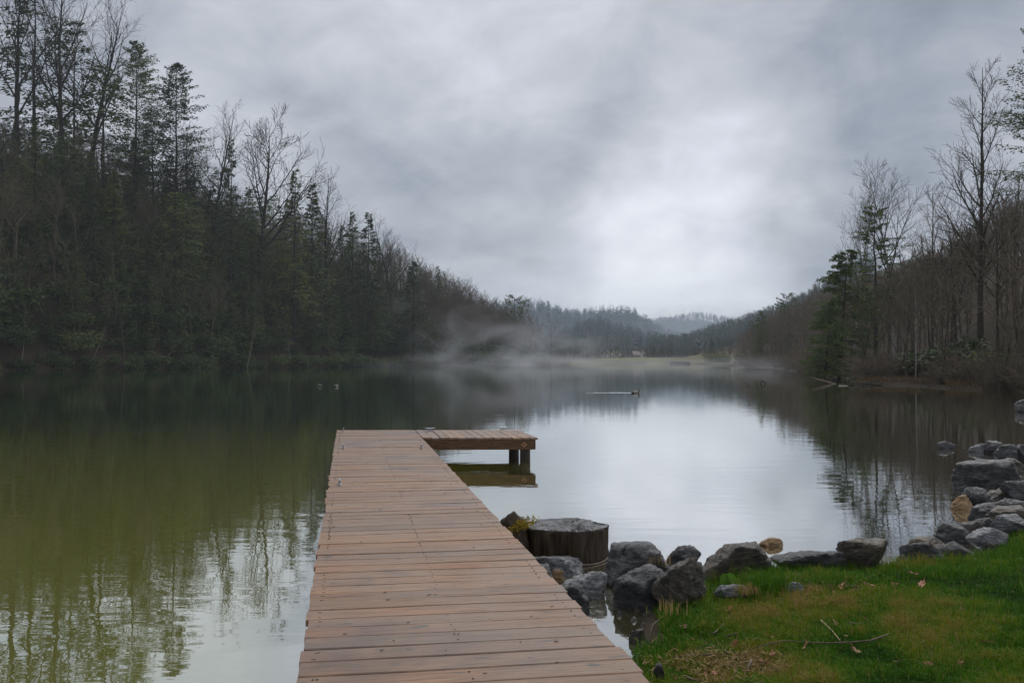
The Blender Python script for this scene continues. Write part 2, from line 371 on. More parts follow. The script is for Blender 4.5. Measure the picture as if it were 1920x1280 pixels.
# algae green deep water to the left, darkened further out for the dark hill's reflection, brown silt towards the right bank, olive shallows near the dock
xr = t.nodes.new('ShaderNodeMapRange'); t.links.new(geo.outputs['X'], xr.inputs[0]); xr.inputs[1].default_value = -2.2; xr.inputs[2].default_value = 1.5; xr.interpolation_type = 'SMOOTHSTEP'
yr = t.nodes.new('ShaderNodeMapRange'); t.links.new(geo.outputs['Y'], yr.inputs[0]); yr.inputs[1].default_value = 8; yr.inputs[2].default_value = 34; yr.interpolation_type = 'SMOOTHSTEP'
mA = t.nodes.new('ShaderNodeMix'); mA.data_type = 'RGBA'; t.links.new(yr.outputs[0], mA.inputs[0]); mA.inputs[6].default_value = (0.225, 0.22, 0.010, 1); mA.inputs[7].default_value = (0.014, 0.034, 0.007, 1)
mB = t.nodes.new('ShaderNodeMix'); mB.data_type = 'RGBA'; t.links.new(xr.outputs[0], mB.inputs[0]); t.links.new(mA.outputs[2], mB.inputs[6]); mB.inputs[7].default_value = (0.055, 0.045, 0.024, 1)
t.links.new(mB.outputs[2], df.inputs[0])
lw = t.nodes.new('ShaderNodeLayerWeight'); lw.inputs[0].default_value = 0.5
fr = t.nodes.new('ShaderNodeMapRange'); t.links.new(lw.outputs['Facing'], fr.inputs[0]); fr.inputs[1].default_value = 0.0; fr.inputs[2].default_value = 0.97; fr.inputs[3].default_value = 0.15; fr.inputs[4].default_value = 0.92
ms = t.nodes.new('ShaderNodeMixShader'); t.links.new(fr.outputs[0], ms.inputs[0]); t.links.new(df.outputs[0], ms.inputs[1]); t.links.new(gl.outputs[0], ms.inputs[2]); t.links.new(ms.outputs[0], o.inputs[0])
M['water'] = m
wt = ob('lake_water', np_mesh('lake_water', [(-125, -20, 0), (95, -20, 0), (95, 412, 0), (-125, 412, 0)], [(0, 1, 2, 3)], m)); tag(wt, kind='structure')

# ================================================================ trees
def rdir(rng, d, ang):
    """direction d tilted by ang in a random azimuth"""
    u = d.orthogonal().normalized(); w = d.cross(u); a = rng.random() * 2 * math.pi
    return (d * math.cos(ang) + (u * math.cos(a) + w * math.sin(a)) * math.sin(ang)).normalized()
def grow_branch(mb, rng, p, d, Ln, r, level, cfg, rmin):
    nseg = (6, 5, 4, 3, 2)[min(level, 4)]; sides = (7, 5, 4, 3, 3)[min(level, 4)]
    pts = [p]; rads = [max(r, rmin)]; q = p.copy(); dd = d.copy()
    for i in range(nseg):
        w = cfg['wander'] * (0.6 + level * 0.25)
        dd = (dd + Vector((rng.gauss(0, w), rng.gauss(0, w), rng.gauss(0, w) + cfg['up']))).normalized()
        q = q + dd * (Ln / nseg); pts.append(q.copy()); rads.append(max(rmin * 0.7, r * (1 - 0.75 * (i + 1) / nseg)))
    mb.tube(pts, rads, sides, rng.random())
    if level >= cfg['levels']: return
    k = cfg['kids'][level]
    for j in range(k):
        t = 0.22 + 0.78 * (j + rng.random() * 0.8) / k
        t = min(t, 0.98); f = t * nseg; i = min(int(f), nseg - 1); c = pts[i].lerp(pts[i + 1], f - i)
        bd = (pts[i + 1] - pts[i]).normalized(); nd2 = rdir(rng, bd, R(rng.uniform(*cfg['ang'])))
        grow_branch(mb, rng, c, nd2, Ln * rng.uniform(0.38, 0.62) * (1.08 - 0.35 * t), r * (1 - 0.75 * t) * 0.65, level + 1, cfg, rmin)
def bare_tree(seed, H=20.0, twob=.035, r0=0.28, first=0.3, limbs=13, kids=(7, 6, 4), levels=3, ang=(28, 55), spread=0.42, up=0.05, wander=0.10, rmin=0.016, lean=0.02, limb_ang=(35, 60), fork=False):
    """returns trunk mesh builder and branches mesh builder; H metres tall"""
    rng = random.Random(seed); tr = MB(); br = MB()
    cfg = dict(wander=wander, up=up, levels=levels, kids=(0,) + tuple(kids), ang=ang)
    n = 14; pts = []; rads = []; q = Vector((0, 0, -0.6)); d = Vector((rng.gauss(0, lean), rng.gauss(0, lean), 1)).normalized()
    for i in range(n + 1):
        t = i / n; pts.append(q.copy()); rads.append(max(0.02, r0 * (1 - 0.93 * t) * (1 + 0.5 * math.exp(-t * 18))))
        d = (d + Vector((rng.gauss(0, twob), rng.gauss(0, twob), 0.05))).normalized(); q = q + d * ((H + 0.6) / n)
    tr.tube(pts, rads, 8, 0.5)
    for j in range(limbs):
        t = first + (0.97 - first) * (j + rng.random() * 0.7) / limbs; f = t * n; i = min(int(f), n - 1); c = pts[i].lerp(pts[i + 1], f - i)
        bd = (pts[i + 1] - pts[i]).normalized(); a = j * 2.4 + rng.uniform(-.5, .5)
        tilt = R(rng.uniform(*limb_ang) * (1.15 - 0.45 * t)); 
        nd2 = Vector((math.cos(a) * math.sin(tilt), math.sin(a) * math.sin(tilt), math.cos(tilt)))
        Ln = H * spread * (1.25 - 0.95 * (t - first) / (1 - first)) * rng.uniform(0.7, 1.1)
        grow_branch(br, rng, c, nd2, Ln, rads[i] * 0.55, 1, cfg, rmin)
    return tr, br
def leafq(mb, c, d, n, ln, wd, a):
    """a kite-shaped spray: base, two sides, tip"""
    s = d.cross(n)
    if s.length < 1e-5: s = d.orthogonal()
    s.normalize()
    p0 = c; p1 = c + d * ln * 0.45 + s * wd * 0.5; p2 = c + d * ln; p3 = c + d * ln * 0.45 - s * wd * 0.5
    mb.add([tuple(p0), tuple(p1), tuple(p2), tuple(p3)], [(0, 1, 2, 3)], a)
def conifer(seed, H=22.0, r0=0.26, first=0.15, spread=0.2, nbr=95, sprays=26, droop=0.25, size=0.5, shape='cone', gap=0.0, up0=0.25, blen=None, den=1.0):
    rng = random.Random(seed); tr = MB(); cr = MB()
    n = 12; pts = [Vector((rng.gauss(0, .06) * i / n, rng.gauss(0, .06) * i / n, -0.6 + (H + 0.6) * i / n)) for i in range(n + 1)]
    tr.tube(pts, [max(0.02, r0 * (1 - 0.95 * i / n)) for i in range(n + 1)], 7, 0.5)
    for j in range(nbr):
        t = first + (1 - first) * (j + rng.random()) / nbr
        if gap and rng.random() < gap * (1 - t): continue
        z = t * H; f = z / H * n; i = min(int(f), n - 1); c = pts[i].lerp(pts[i + 1], f - i); c.z = z
        if shape == 'cone': prof = (1 - t) / (1 - first) * 0.9 + 0.05; prof = min(prof, 0.75 + 0.1 * rng.random())
        elif shape == 'oval': prof = math.sin(math.pi * min(1, (t - first) / (1 - first) * 0.82 + 0.18)) ** 0.7 * 0.8 + .04
        else: prof = (0.35 + 0.65 * math.sin(math.pi * (t - first) / (1 - first))) * (0.6 + 0.5 * rng.random())
        Ln = H * spread * prof * rng.uniform(0.75, 1.15)
        if Ln < 0.25: Ln = 0.25
        a = rng.random() * 2 * math.pi; upv = up0 + 0.5 * t ** 3
        d = Vector((math.cos(a), math.sin(a), upv)).normalized(); p = [c.copy()]; k = 5; q = c.copy()
        for s_ in range(k):
            d = (d + Vector((rng.gauss(0, .05), rng.gauss(0, .05), -droop * 0.4))).normalized(); q = q + d * (Ln / k); p.append(q.copy())
        tr.tube(p, [max(0.012, 0.05 * (1 - t) + 0.012) * (1 - 0.8 * s_ / k) for s_ in range(k + 1)], 3, 0.4)
        ns = max(5, int(sprays * den * (0.35 + Ln / (H * spread))))
        for s_ in range(ns):
            tt = 0.18 + 0.82 * (s_ + rng.random()) / ns; f2 = tt * k; i2 = min(int(f2), k - 1); c2 = p[i2].lerp(p[i2 + 1], f2 - i2); bd = (p[i2 + 1] - p[i2]).normalized()
            side = Vector((-bd.y, bd.x, 0)).normalized() * rng.choice((-1, 1))
            d2 = (bd * rng.uniform(0.3, 1.0) + side * rng.uniform(0.2, 1.0) + Vector((0, 0, rng.uniform(-0.45, 0.12)))).normalized()
            nn = Vector((rng.gauss(0, .9), rng.gauss(0, .9), .8)).normalized()
            c2 = c2 + side * (Ln * 0.26 * rng.random() * (1.15 - tt)) + Vector((0, 0, -abs(rng.gauss(0, .05)) * Ln))
            leafq(cr, c2 + Vector((0, 0, rng.gauss(0, 0.06))), d2, nn, size * rng.uniform(0.6, 1.5) * (1.15 - 0.5 * tt), size * rng.uniform(0.28, 0.55), rng.random())
    return tr, cr
def shrub(seed, n=1500, rad=1.0, hz=1.0, leaf=0.14, stems=9):
    rng = random.Random(seed); st = MB(); cr = MB()
    lobes = []
    for i in range(stems):
        a = rng.random() * 6.28; r = rng.random() ** 0.5 * 0.75; h = rng.uniform(0.45, 1.0)
        lobes.append((math.cos(a) * r, math.sin(a) * r, h * hz * (1 - 0.35 * r), rng.uniform(.22, .42)))
        p0 = Vector((math.cos(a) * 0.1, math.sin(a) * 0.1, -0.15)); p2 = Vector((math.cos(a) * r, math.sin(a) * r, h * hz * (1 - .35 * r)))
        st.tube([p0, p0.lerp(p2, .5) + Vector((rng.gauss(0, .06), rng.gauss(0, .06), .04)), p2], [.028, .02, .01], 4, .3)
    for i in range(n):
        l = rng.choice(lobes); d = Vector((rng.gauss(0, 1), rng.gauss(0, 1), rng.gauss(0, .8))).normalized(); rr_ = l[3] * rng.random() ** 0.45
        c = Vector((l[0], l[1], l[2])) + d * rr_; c.z = max(0.02, c.z * (1 if rng.random() < .7 else rng.uniform(.2, 1)))
        d2 = (d + Vector((rng.gauss(0, .6), rng.gauss(0, .6), rng.gauss(0, .5) - .2))).normalized(); nn = Vector((rng.gauss(0, .6), rng.gauss(0, .6), 1)).normalized()
        leafq(cr, c, d2, nn, leaf * rng.uniform(.7, 1.4), leaf * rng.uniform(.35, .6), rng.random())
    return st, cr
def bramble(seed, n=70):
    rng = random.Random(seed); mb = MB()
    for i in range(n):
        a = rng.random() * 6.28; d = Vector((math.cos(a) * .5, math.sin(a) * .5, 1)).normalized(); q = Vector((rng.gauss(0, .2), rng.gauss(0, .2), -.1)); p = [q.copy()]
        ln = rng.uniform(.5, 1.3)
        for s_ in range(5):
            d = (d + Vector((rng.gauss(0, .16), rng.gauss(0, .16), -.12))).normalized(); q = q + d * ln / 5; p.append(q.copy())
            if s_ > 0:
                for _ in range(2):
                    e_ = rdir(rng, d, R(50)); mb.tube([q, q + e_ * .16, q + e_ * .3 + Vector((0, 0, .02))], [.005, .004, .003], 3, rng.random())
        mb.tube(p, [.010, .009, .008, .007, .005, .004], 3, rng.random())
    return mb

TPL = []     # hidden templates are never linked: only mesh data is kept
def make_kind(name, tr, cr, part, trmat, crmat, H, smooth_tr=True):
    return dict(name=name, H=H, part=part, tr=tr.mesh(name + '_trunk', trmat, smooth_tr), cr=cr.mesh(name + '_' + part, crmat, False))
def plant(K, x, y, h, rz=0.0, width=1.0, label=None, cat='tree', group=None, z=None, name=None, tilt=(0, 0), sink=0.0):
    e_ = bpy.data.objects.new(name or K['name'], None); COL.objects.link(e_); e_.empty_display_size = 0.3
    s = h / K['H']; e_.location = (x, y, (gh(x, y) if z is None else z) - sink); e_.scale = (s * width, s * width, s); e_.rotation_euler = (tilt[0], tilt[1], rz)
    tag(e_, label, cat, group)
    o1 = bpy.data.objects.new(K.get('stem', 'trunk'), K['tr']); COL.objects.link(o1); o1.parent = e_
    o2 = bpy.data.objects.new(K['part'], K['cr']); COL.objects.link(o2); o2.parent = e_
    return e_
def plant_px(K, px, ytop, Y, **kw):
    """a tree whose stem stands at depth Y in column px and whose tip reaches row ytop"""
    x = (px - CX) / FPX * Y; g0 = gh(x, Y); top = CAMZ + (HZ - ytop) / FPX * Y
    return plant(K, x, Y, top - g0, z=g0, **kw)

BT = [make_kind('bare_tree', *bare_tree(10 + i, limbs=12 + i % 3, first=(.28, .38, .45, .33, .5)[i], spread=(.40, .33, .28, .44, .30)[i], up=(.06, .08, .10, .04, .08)[i], kids=(7, 6, 5)), 'branches', M['bark'], M['twig'] if i % 2 else M['redtwig'], 20) for i in range(5)]
EV = [make_kind('evergreen_tree', *conifer(30 + i, nbr=(120, 105, 135, 115)[i], spread=(.24, .27, .21, .29)[i], shape=('cone', 'oval', 'cone', 'oval')[i], sprays=34, droop=(.25, .3, .2, .35)[i], gap=.25), 'crown', M['darkbark'], M['needle'], 22) for i in range(4)]
SHB = [make_kind('evergreen_shrub', *shrub(50 + i, n=1700), 'foliage', M['darkbark'], M['rhodo'], 1.3) for i in range(3)]
for k in SHB: k['stem'] = 'stems'
BRM = [bramble(60 + i).mesh('bramble_bush', M['redtwig']) for i in range(2)]
exec_zone = None

rng = random.Random(5)
used = dict(bare=0, ever=0, shrub=0)
# ---- individual trees on the left skyline
def SK(K, px, yt, Y, label, width=1.0, name=None, group=None, rz=None, cat='tree', tilt=(0, 0)):
    return plant_px(K, px, yt, Y, label=label, width=width, name=name, group=group, rz=rng.random() * 6.28 if rz is None else rz, cat=cat, tilt=tilt)
HL = make_kind('bare_tree', *bare_tree(101, H=24, r0=.36, first=.30, limbs=14, kids=(7, 6, 5), spread=.34, limb_ang=(30, 52), up=.09, wander=.10), 'branches', M['darkbark'], M['darkbark'], 24)
HS = make_kind('bare_tree', *bare_tree(105, H=24, r0=.42, first=.30, limbs=15, kids=(9, 6, 5), spread=.42, limb_ang=(34, 58), up=.10, wander=.13, rmin=.024), 'branches', M['darkbark'], M['darkbark'], 24)
HL2 = make_kind('bare_tree', *bare_tree(102, H=26, r0=.34, first=.35, limbs=15, kids=(8, 6, 5), spread=.34, limb_ang=(25, 45), up=.10), 'branches', M['darkbark'], M['darkbark'], 26)
PT = [make_kind('evergreen_tree', *conifer(110 + i, H=26, nbr=170, spread=.23, shape='oval', sprays=80, droop=.22, gap=.2, up0=.55, first=.25, size=.34), 'crown', M['darkbark'], M['needle'], 26) for i in range(2)]
SK(PT[0], 252, 78, 214, 'tall pointed evergreen on the left skyline, the left one of the two spires', 1.0)
SK(PT[1], 328, 120, 212, 'tall pointed evergreen on the left skyline, the right one of the two spires', 1.05)
SK(HS, 490, 236, 222, 'large spreading leafless tree rising above the left skyline right of the two pointed evergreens', 1.0)
SK(HL2, 22, -60, 204, 'tall dark leafless tree at the left edge of the photo', 1.1)
SK(HL2, 108, -45, 205, 'tall dark leafless tree with trunk bare low down, second from the left edge', 1.1)
SK(HL, 168, -5, 215, 'leafless tree with a wide fan of twigs behind the dark evergreen at upper left', 1.0)
SK(EV[1], 60, -60, 215, 'black looking evergreen between the bare trees at the left edge', 1.0)
SK(EV[3], 135, 40, 216, 'ragged dark evergreen just left of the broad dense one', 0.9)
SK(EV[3], 190, 120, 206, 'broad dense dark evergreen left of the two pointed evergreens', 1.25)
SK(HL2, 285, 215, 218, 'bare tree seen between the two pointed evergreens', 1.0)
SK(HL, 398, 205, 222, 'bare tree with fine twigs just right of the pointed evergreens', .9)
SK(EV[0], 432, 262, 215, 'thin ragged evergreen on the skyline left of the spreading bare tree', .7)
SK(HL2, 352, 250, 215, 'slender bare tree below the right pointed evergreen', 1.0)
SK(EV[0], 552, 318, 222, 'sparse small evergreen right of the spreading bare tree', .8)
SK(EV[2], 585, 345, 232, 'small dark evergreen on the left skyline beyond the spreading bare tree', 1.1)
SK(HL, 612, 338, 240, 'small rounded bare tree on the left skyline past the small evergreen', 1.1)
SK(EV[0], 660, 398, 246, 'left one of two little pointed evergreens midway down the left skyline', .9)
SK(EV[2], 690, 400, 248, 'right one of two little pointed evergreens midway down the left skyline', 1.1)
SK(HL, 735, 418, 262, 'bare tree with rounded fine twigs beside the two little evergreens', 1.1)
SK(EV[2], 775, 490, 258, 'dark green pointed evergreen standing in the brown woods of the left ridge', 1.4)
PN = make_kind('pine_tree', *conifer(120, H=14, nbr=34, spread=.30, shape='x', sprays=26, droop=.05, first=.55, size=.55, up0=.2), 'crown', M['darkbark'], M['needle'], 14)
SK(PN, 965, 556, 318, 'lone green pine at the low end of the left ridge', 1.1)
SK(BT[0], 1032, 606, 329, 'dark bare tree at the tip of the misty point', 1.2)
# pale leaning trunks low on the left slope
BT_P = make_kind('bare_tree', *bare_tree(131, H=14, r0=.11, first=.4, limbs=8, kids=(4, 3), levels=2, spread=.3), 'branches', M['bark2'], M['bark2'], 14)
for i, (px, yb_Y, h, tl, lb) in enumerate([(165, 168, 12, .35, 'thin pale trunk leaning right low on the dark left slope'), (235, 176, 14, -.12, 'slender pale trunk standing below the broad dark evergreen'),
        (460, 196, 13, .22, 'pale curving trunk leaning over the shore below the spreading bare tree'), (545, 214, 12, -.1, 'pale thin tree in the shore mist left of the dock end'), (40, 160, 11, .05, 'pale thin trunk near the left edge above the water'), (300, 182, 9, .6, 'pale bough arching out over the water low on the left bank')]):
    x = (px - CX) / FPX * yb_Y; plant(BT_P, x, yb_Y, h, rz=0, label=lb, cat='tree', tilt=(R(-6), tl))
lg = MB(); lg.tube([(0, 0, 0), (1.6, 0, -.9), (4.2, .1, -2.2), (5.2, .1, -2.8)], [.22, .24, .26, .28], 8, cap=True)
x, y = at_px(350, 691); l_ = ob('fallen_trunk', lg.mesh('fallen_trunk', M['bark'], True), loc=(x - 4.4, y + 1.5, 2.5)); l_.name = 'fallen_log'; tag(l_, 'fallen grey brown trunk slanting into the water on the left bank', 'log')

# ---- filler woods
skyL = lambda p: np.interp(p, [-300, 0, 100, 200, 300, 400, 500, 600, 700, 800, 870, 930, 985, 1010, 1035, 1050], [190, 220, 205, 200, 262, 290, 345, 388, 425, 482, 516, 552, 572, 585, 605, 645])
skyR = lambda p: np.interp(p, [1330, 1400, 1470, 1540, 1600, 1700, 1760, 1850, 1920, 2100], [640, 607, 572, 536, 520, 492, 458, 405, 345, 310])
zonesL = [(-9999, 120, 'on the darkest part of the left slope by the photo edge'), (120, 260, 'on the steep dark slope under the two pointed evergreens'), (260, 420, 'on the left slope below and right of the two pointed evergreens'), (420, 580, 'on the left hillside around the spreading bare tree'),
          (580, 720, 'on the left hillside straight above the dock end'), (720, 860, 'in the brown woods where mist drifts off the left shore'), (860, 9999, 'on the low misty end of the left ridge')]
def zlab(z, px):
    for a_, b_, s_ in z:
        if a_ <= px < b_: return s_
def scatter(n, xr_, yr_, dmin, dmax, seed, ok, mind):
    r = np.random.RandomState(seed); k = n * 30
    X = r.uniform(*xr_, k); Y = r.uniform(*yr_, k); D = seg_dist(np.stack([X, Y], 1)); m_ = (D > dmin) & (D < dmax) & ok(X, Y)
    X, Y, D = X[m_], Y[m_], D[m_]; keep = []; cell = {}
    for i in range(len(X)):
        key = (int(X[i] // mind), int(Y[i] // mind)); bad = False
        for a_ in (-1, 0, 1):
            for b_ in (-1, 0, 1):
                for j in cell.get((key[0] + a_, key[1] + b_), ()):
                    if (X[i] - X[j]) ** 2 + (Y[i] - Y[j]) ** 2 < mind * mind: bad = True
        if not bad: cell.setdefault(key, []).append(i); keep.append(i)
        if len(keep) >= n: break
    return X[keep], Y[keep], D[keep]
upx = lambda X, Y: X / Y * FPX + CX
leftok = lambda X, Y: (upx(X, Y) > -60) & (upx(X, Y) < 1042) & (X < 16)
X, Y, D = scatter(235, (-150, 16), (110, 350), 2, 78, 3, leftok, 5.2)
Z = height(X, Y); stuffpts = []
for x, y, d, z in zip(X, Y, D, Z):
    px = upx(x, y); st = skyL(px) + rng.uniform(0, 30); hmax = CAMZ + (HZ - st) / FPX * y - z
    pe = np.interp(px, [0, 400, 600, 760, 900, 1040], [.5, .5, .55, .4, .08, .0]); ev = rng.random() < pe
    h = min(hmax, rng.uniform(13, 23))
    if h < 4: continue
    if d < 10: h = min(h, rng.uniform(7, 15))
    zl = zlab(zonesL, px)
    if ev: plant(rng.choice(EV), x, y, h, z=z, rz=rng.random() * 6.28, width=rng.uniform(1.0, 1.5), label='dark evergreen tree ' + zl, group='evergreen trees ' + zl)
    else: plant(rng.choice(BT), x, y, h, z=z, rz=rng.random() * 6.28, width=rng.uniform(.8, 1.15), label='leafless tree ' + zl, group='leafless trees ' + zl)
# evergreen shrubs along the left shore
lx = np.array([(-97, 120), (-83, 156), (-66, 181), (-40, 229), (-17, 275), (4, 314), (13, 331)], float)
seglen = np.hypot(*np.diff(lx, axis=0).T); cum = np.concatenate([[0], np.cumsum(seglen)])
for i in range(120):
    s_ = (i + rng.random()) / 120 * cum[-1]; x = np.interp(s_, cum, lx[:, 0]); y = np.interp(s_, cum, lx[:, 1]); row = i % 3
    off = row * 3.2 + rng.uniform(-.3, 1.5); x -= off * .86; y += off * .35; px = upx(x, y)
    zl = ''; zl = {120: 'at the water by the left photo edge', 260: 'at the water below the broad dark evergreen', 420: 'at the water below the two pointed evergreens', 580: 'at the water below the spreading bare tree', 720: 'at the water left above the dock end', 860: 'in the shore mist above the dock end', 9999: 'near the tip of the misty point'}[next(b_ for a_, b_, s_ in zonesL if a_ <= px < b_)]
    plant(rng.choice(SHB), x, y, rng.uniform(2.2, 4.8), rz=rng.random() * 6.28, width=rng.uniform(1.1, 1.7), label=('low' if row == 0 else 'bushy') + ' leafy evergreen shrub ' + zl, cat='shrub', group='leafy shrubs ' + zl, sink=.4)
# ---- right bank woods
zonesR = [(-9999, 1450, 'on the far right shore beyond the big green pine'), (1450, 1560, 'on the rising right shore behind the big green pine'), (1560, 1700, 'behind the fallen branches on the right bank'), (1700, 1800, 'left of the tallest bare tree on the right bank'), (1800, 99999, 'in the dark woods at the right edge')]
rightok = lambda X, Y: (upx(X, Y) > 1385) & (upx(X, Y) < 2010) & (X > 20)
X, Y, D = scatter(125, (20, 190), (48, 345), 3, 50, 8, rightok, 4.6)
Z = height(X, Y)
for x, y, d, z in zip(X, Y, D, Z):
    px = upx(x, y); st = skyR(px) + rng.uniform(0, 40); hmax = CAMZ + (HZ - st) / FPX * y - z
    h = min(hmax, rng.uniform(11, 20)); 
    if h < 4: continue
    ev = rng.random() < .05; zl = zlab(zonesR, px)
    if ev: plant(rng.choice(EV), x, y, h, z=z, rz=rng.random() * 6.28, width=rng.uniform(1.0, 1.4), label='small evergreen tree ' + zl, group='evergreens ' + zl)
    else: plant(rng.choice(BT), x, y, h, z=z, rz=rng.random() * 6.28, width=rng.uniform(.75, 1.1), label='leafless brownish tree ' + zl, group='leafless trees ' + zl)
# heroes on the right
TH = make_kind('bare_tree', *bare_tree(201, H=25, r0=.29, first=.26, limbs=21, kids=(9, 6, 5), levels=3, spread=.235, limb_ang=(34, 52), up=.07, wander=.09, rmin=.013, lean=.003, twob=.010), 'branches', M['bark'], M['twig'], 25)
SK(TH, 1838, 128, 84, 'tallest bare tree on the right bank, straight trunk reaching far above its neighbours', 1.0)
RT = make_kind('bare_tree', *bare_tree(202, H=22, r0=.26, first=.42, limbs=18, kids=(8, 6, 5), levels=3, spread=.32, limb_ang=(22, 40), up=.06, wander=.07, rmin=.014), 'branches', M['palebark'], M['twig'], 22)
SK(RT, 1678, 332, 112, 'bare tree with tall rounded crown and pale trunk left of the tallest bare tree', 1.0)
SK(RT, 1600, 388, 122, 'bare tree with rounded crown behind the layered evergreen', .8, rz=2.1)
SK(TH, 1748, 352, 108, 'bare tree between the rounded crown and the tallest bare tree', .95, rz=1.2)
SK(HL, 1790, 380, 96, 'bare tree with crossing limbs just left of the tallest bare tree', .8)
SK(BT[3], 1905, 330, 90, 'bare tree against the dark woods right of the tallest bare tree', 1.0)
LE = make_kind('evergreen_tree', *conifer(210, H=20, nbr=64, spread=.19, shape='x', sprays=110, droop=.16, first=.30, size=.30, up0=.15, gap=.1), 'crown', M['darkbark'], M['needle'], 20)
SK(LE, 1642, 388, 110, 'evergreen with layered flat boughs in front of the rounded bare trees', 1.15)
BP = make_kind('pine_tree', *conifer(211, H=15, nbr=100, spread=.36, shape='oval', sprays=170, droop=.26, first=.08, size=.33, up0=.18, gap=.1), 'crown', M['darkbark'], M['pine'], 15)
SK(BP, 1572, 468, 92, 'big bright green pine leaning over the water on the right bank', .92, tilt=(0, R(-4)))
SK(BP, 1545, 560, 86, 'lower green pine with drooping boughs at the water edge beneath the big pine', .9, rz=2.0, tilt=(0, R(-6)))
SK(BP, 1427, 582, 235, 'dark green pine standing alone on the far right shore', .6, rz=1.0)
SK(PN, 1478, 552, 250, 'flat topped pine on the skyline of the far right shore', .9)
PR = make_kind('pine_tree', *conifer(213, H=24, nbr=85, spread=.22, shape='x', sprays=150, droop=.14, first=.3, size=.24), 'crown', M['darkbark'], M['needle'], 24)
SK(PR, 1985, 60, 70, 'dark pine cut by the right edge of the photo', 1.0)
BI = make_kind('bare_tree', *bare_tree(220, H=11, r0=.085, first=.5, limbs=10, kids=(5, 4), levels=2, spread=.3, rmin=.01), 'branches', M['palebark'], M['twig'], 11)
SK(BI, 1716, 520, 74, 'slim white barked birch at the water edge on the right bank', .9)
DK = make_kind('bare_tree', *bare_tree(221, H=11, r0=.16, first=.25, limbs=11, kids=(6, 5, 4), levels=3, spread=.5, rmin=.011, wander=.16), 'branches', M['darkbark'], M['twig'], 11)
for px, yt, Y_, tl, lb in [(1612, 560, 80, -.35, 'dark crooked tree leaning left over the fallen branches'), (1650, 540, 84, .1, 'dark low forking tree beside the thin grey post'), (1690, 575, 80, -.1, 'short crooked tree left of the white birch'), (1765, 560, 66, -.12, 'low tangled tree right of the white birch'), (1880, 600, 58, -.2, 'dark low tree over the shore at the right edge')]:
    SK(DK, px, yt, Y_, lb, 1.0, tilt=(0, tl))
for i in range(46):
    x, y = None, None
    px = rng.uniform(1540, 1990); Y_ = np.interp(px, [1540, 1600, 1720, 1800, 1920, 1990], [92, 78, 68, 62, 50, 48]) + rng.uniform(0.5, 14); x = (px - CX) / FPX * Y_
    z = gh(x, Y_)
    if z < 0.05: continue
    o_ = ob('bramble_bush', BRM[i % 2], loc=(x, Y_, z), rz=rng.random() * 6.28, sc=rng.uniform(1.2, 2.6)); zl = zlab(zonesR, px); tag(o_, 'tangled brown leafless bush ' + zl, 'bush', 'leafless bushes ' + zl)
for i in range(34):
    px = rng.uniform(1400, 1560); Y_ = np.interp(px, [1400, 1500, 1560], [232, 150, 110]) + rng.uniform(1, 10); x = (px - CX) / FPX * Y_; z = gh(x, Y_)
    if z < 0.05: continue
    o_ = ob('bramble_bush', BRM[i % 2], loc=(x, Y_, z), rz=rng.random() * 6.28, sc=rng.uniform(2, 3.5)); zl = zlab(zonesR, px); tag(o_, 'tangled brown leafless bush ' + zl, 'bush', 'leafless bushes ' + zl)
for px, Y_, h in [(1755, 78, 3.2), (1790, 76, 4.0), (1835, 70, 3.0), (1740, 84, 2.6), (1900, 64, 3.0)]:
    plant(SHB[px % 3], (px - CX) / FPX * Y_, Y_, h, width=1.4, label='dark leafy shrub among the trunks on the right bank', cat='shrub', group='leafy shrubs among the trunks on the right bank', sink=.3)

# ---- valley beyond the dam: single trees, bushes, house
VBK = [make_kind('bare_tree', *bare_tree(340 + i, H=9, r0=.16, first=.2, limbs=12, kids=(6, 5), levels=2, spread=.42, rmin=.035), 'branches', M['redtwig'], M['redtwig'], 9) for i in range(2)]
def VT(K, px, yt, Y, lb, w=1.0, gp=None, cat='tree'): return SK(K, px, yt, Y, lb, w, group=gp, cat=cat)
for px, yt, w in [(1212, 652, 1.2), (1226, 648, 1.3), (1240, 651, 1.3), (1252, 656, 1.1), (1184, 656, .9)]:
    VT(EV[px % 4], px, yt, 470, 'dark evergreen in the clump behind the dam right of the red house', w * 1.5, 'evergreens in the clump behind the dam')
for px, yt in [(1322, 640), (1334, 634), (1345, 632), (1356, 640)]:
    VT(EV[px % 4], px, yt, 372, 'dark evergreen in the row on the grassy slope at the right end of the dam', 1.3, 'evergreens on the grassy slope')
VT(HL, 1368, 634, 352, 'round crowned bare tree on the grassy slope right of the evergreen row', 1.5)
VT(VBK[0], 1302, 648, 420, 'small bare tree behind the dark spillway wall', 1.6)
bl = make_kind('flowering_tree', *shrub(301, n=600, leaf=.2), 'foliage', M['bark'], M['blossom'], 1.3)
for px, yt, lb in [(1144, 656, 'pale blossoming tree behind the dam, left of the pair'), (1157, 654, 'pale blossoming tree behind the dam, right of the pair')]: VT(bl, px, yt, 480, lb, 1.0)
for i in range(44):
    px = 1036 + i * 6.4 + rng.uniform(-2, 2)
    if 1180 < px < 1208: continue
    yt = rng.uniform(646, 662) - (10 if px < 1110 else 0) * rng.random()
    VT(rng.choice(VBK), px, yt, rng.uniform(432, 470), 'small pinkish brown bare tree in the line behind the dam', rng.uniform(1.2, 1.8), 'bare trees in the line behind the dam')
VT(SHB[0], 1166, 666, 414, 'rounded dark green bush on top of the grassy dam', 1.6, cat='shrub')
for px, Y_ in [(1352, 330), (1345, 334), (1408, 240)]:
    plant(SHB[1], (px - CX) / FPX * Y_, Y_, 3.4, width=1.6, label='dark bush at the water below the grassy slope', cat='shrub', group='dark bushes below the grassy slope')
def hmat(n, c, rgh=.7): return simple(n, tuple(v * .8 for v in c), c, 3, rgh)
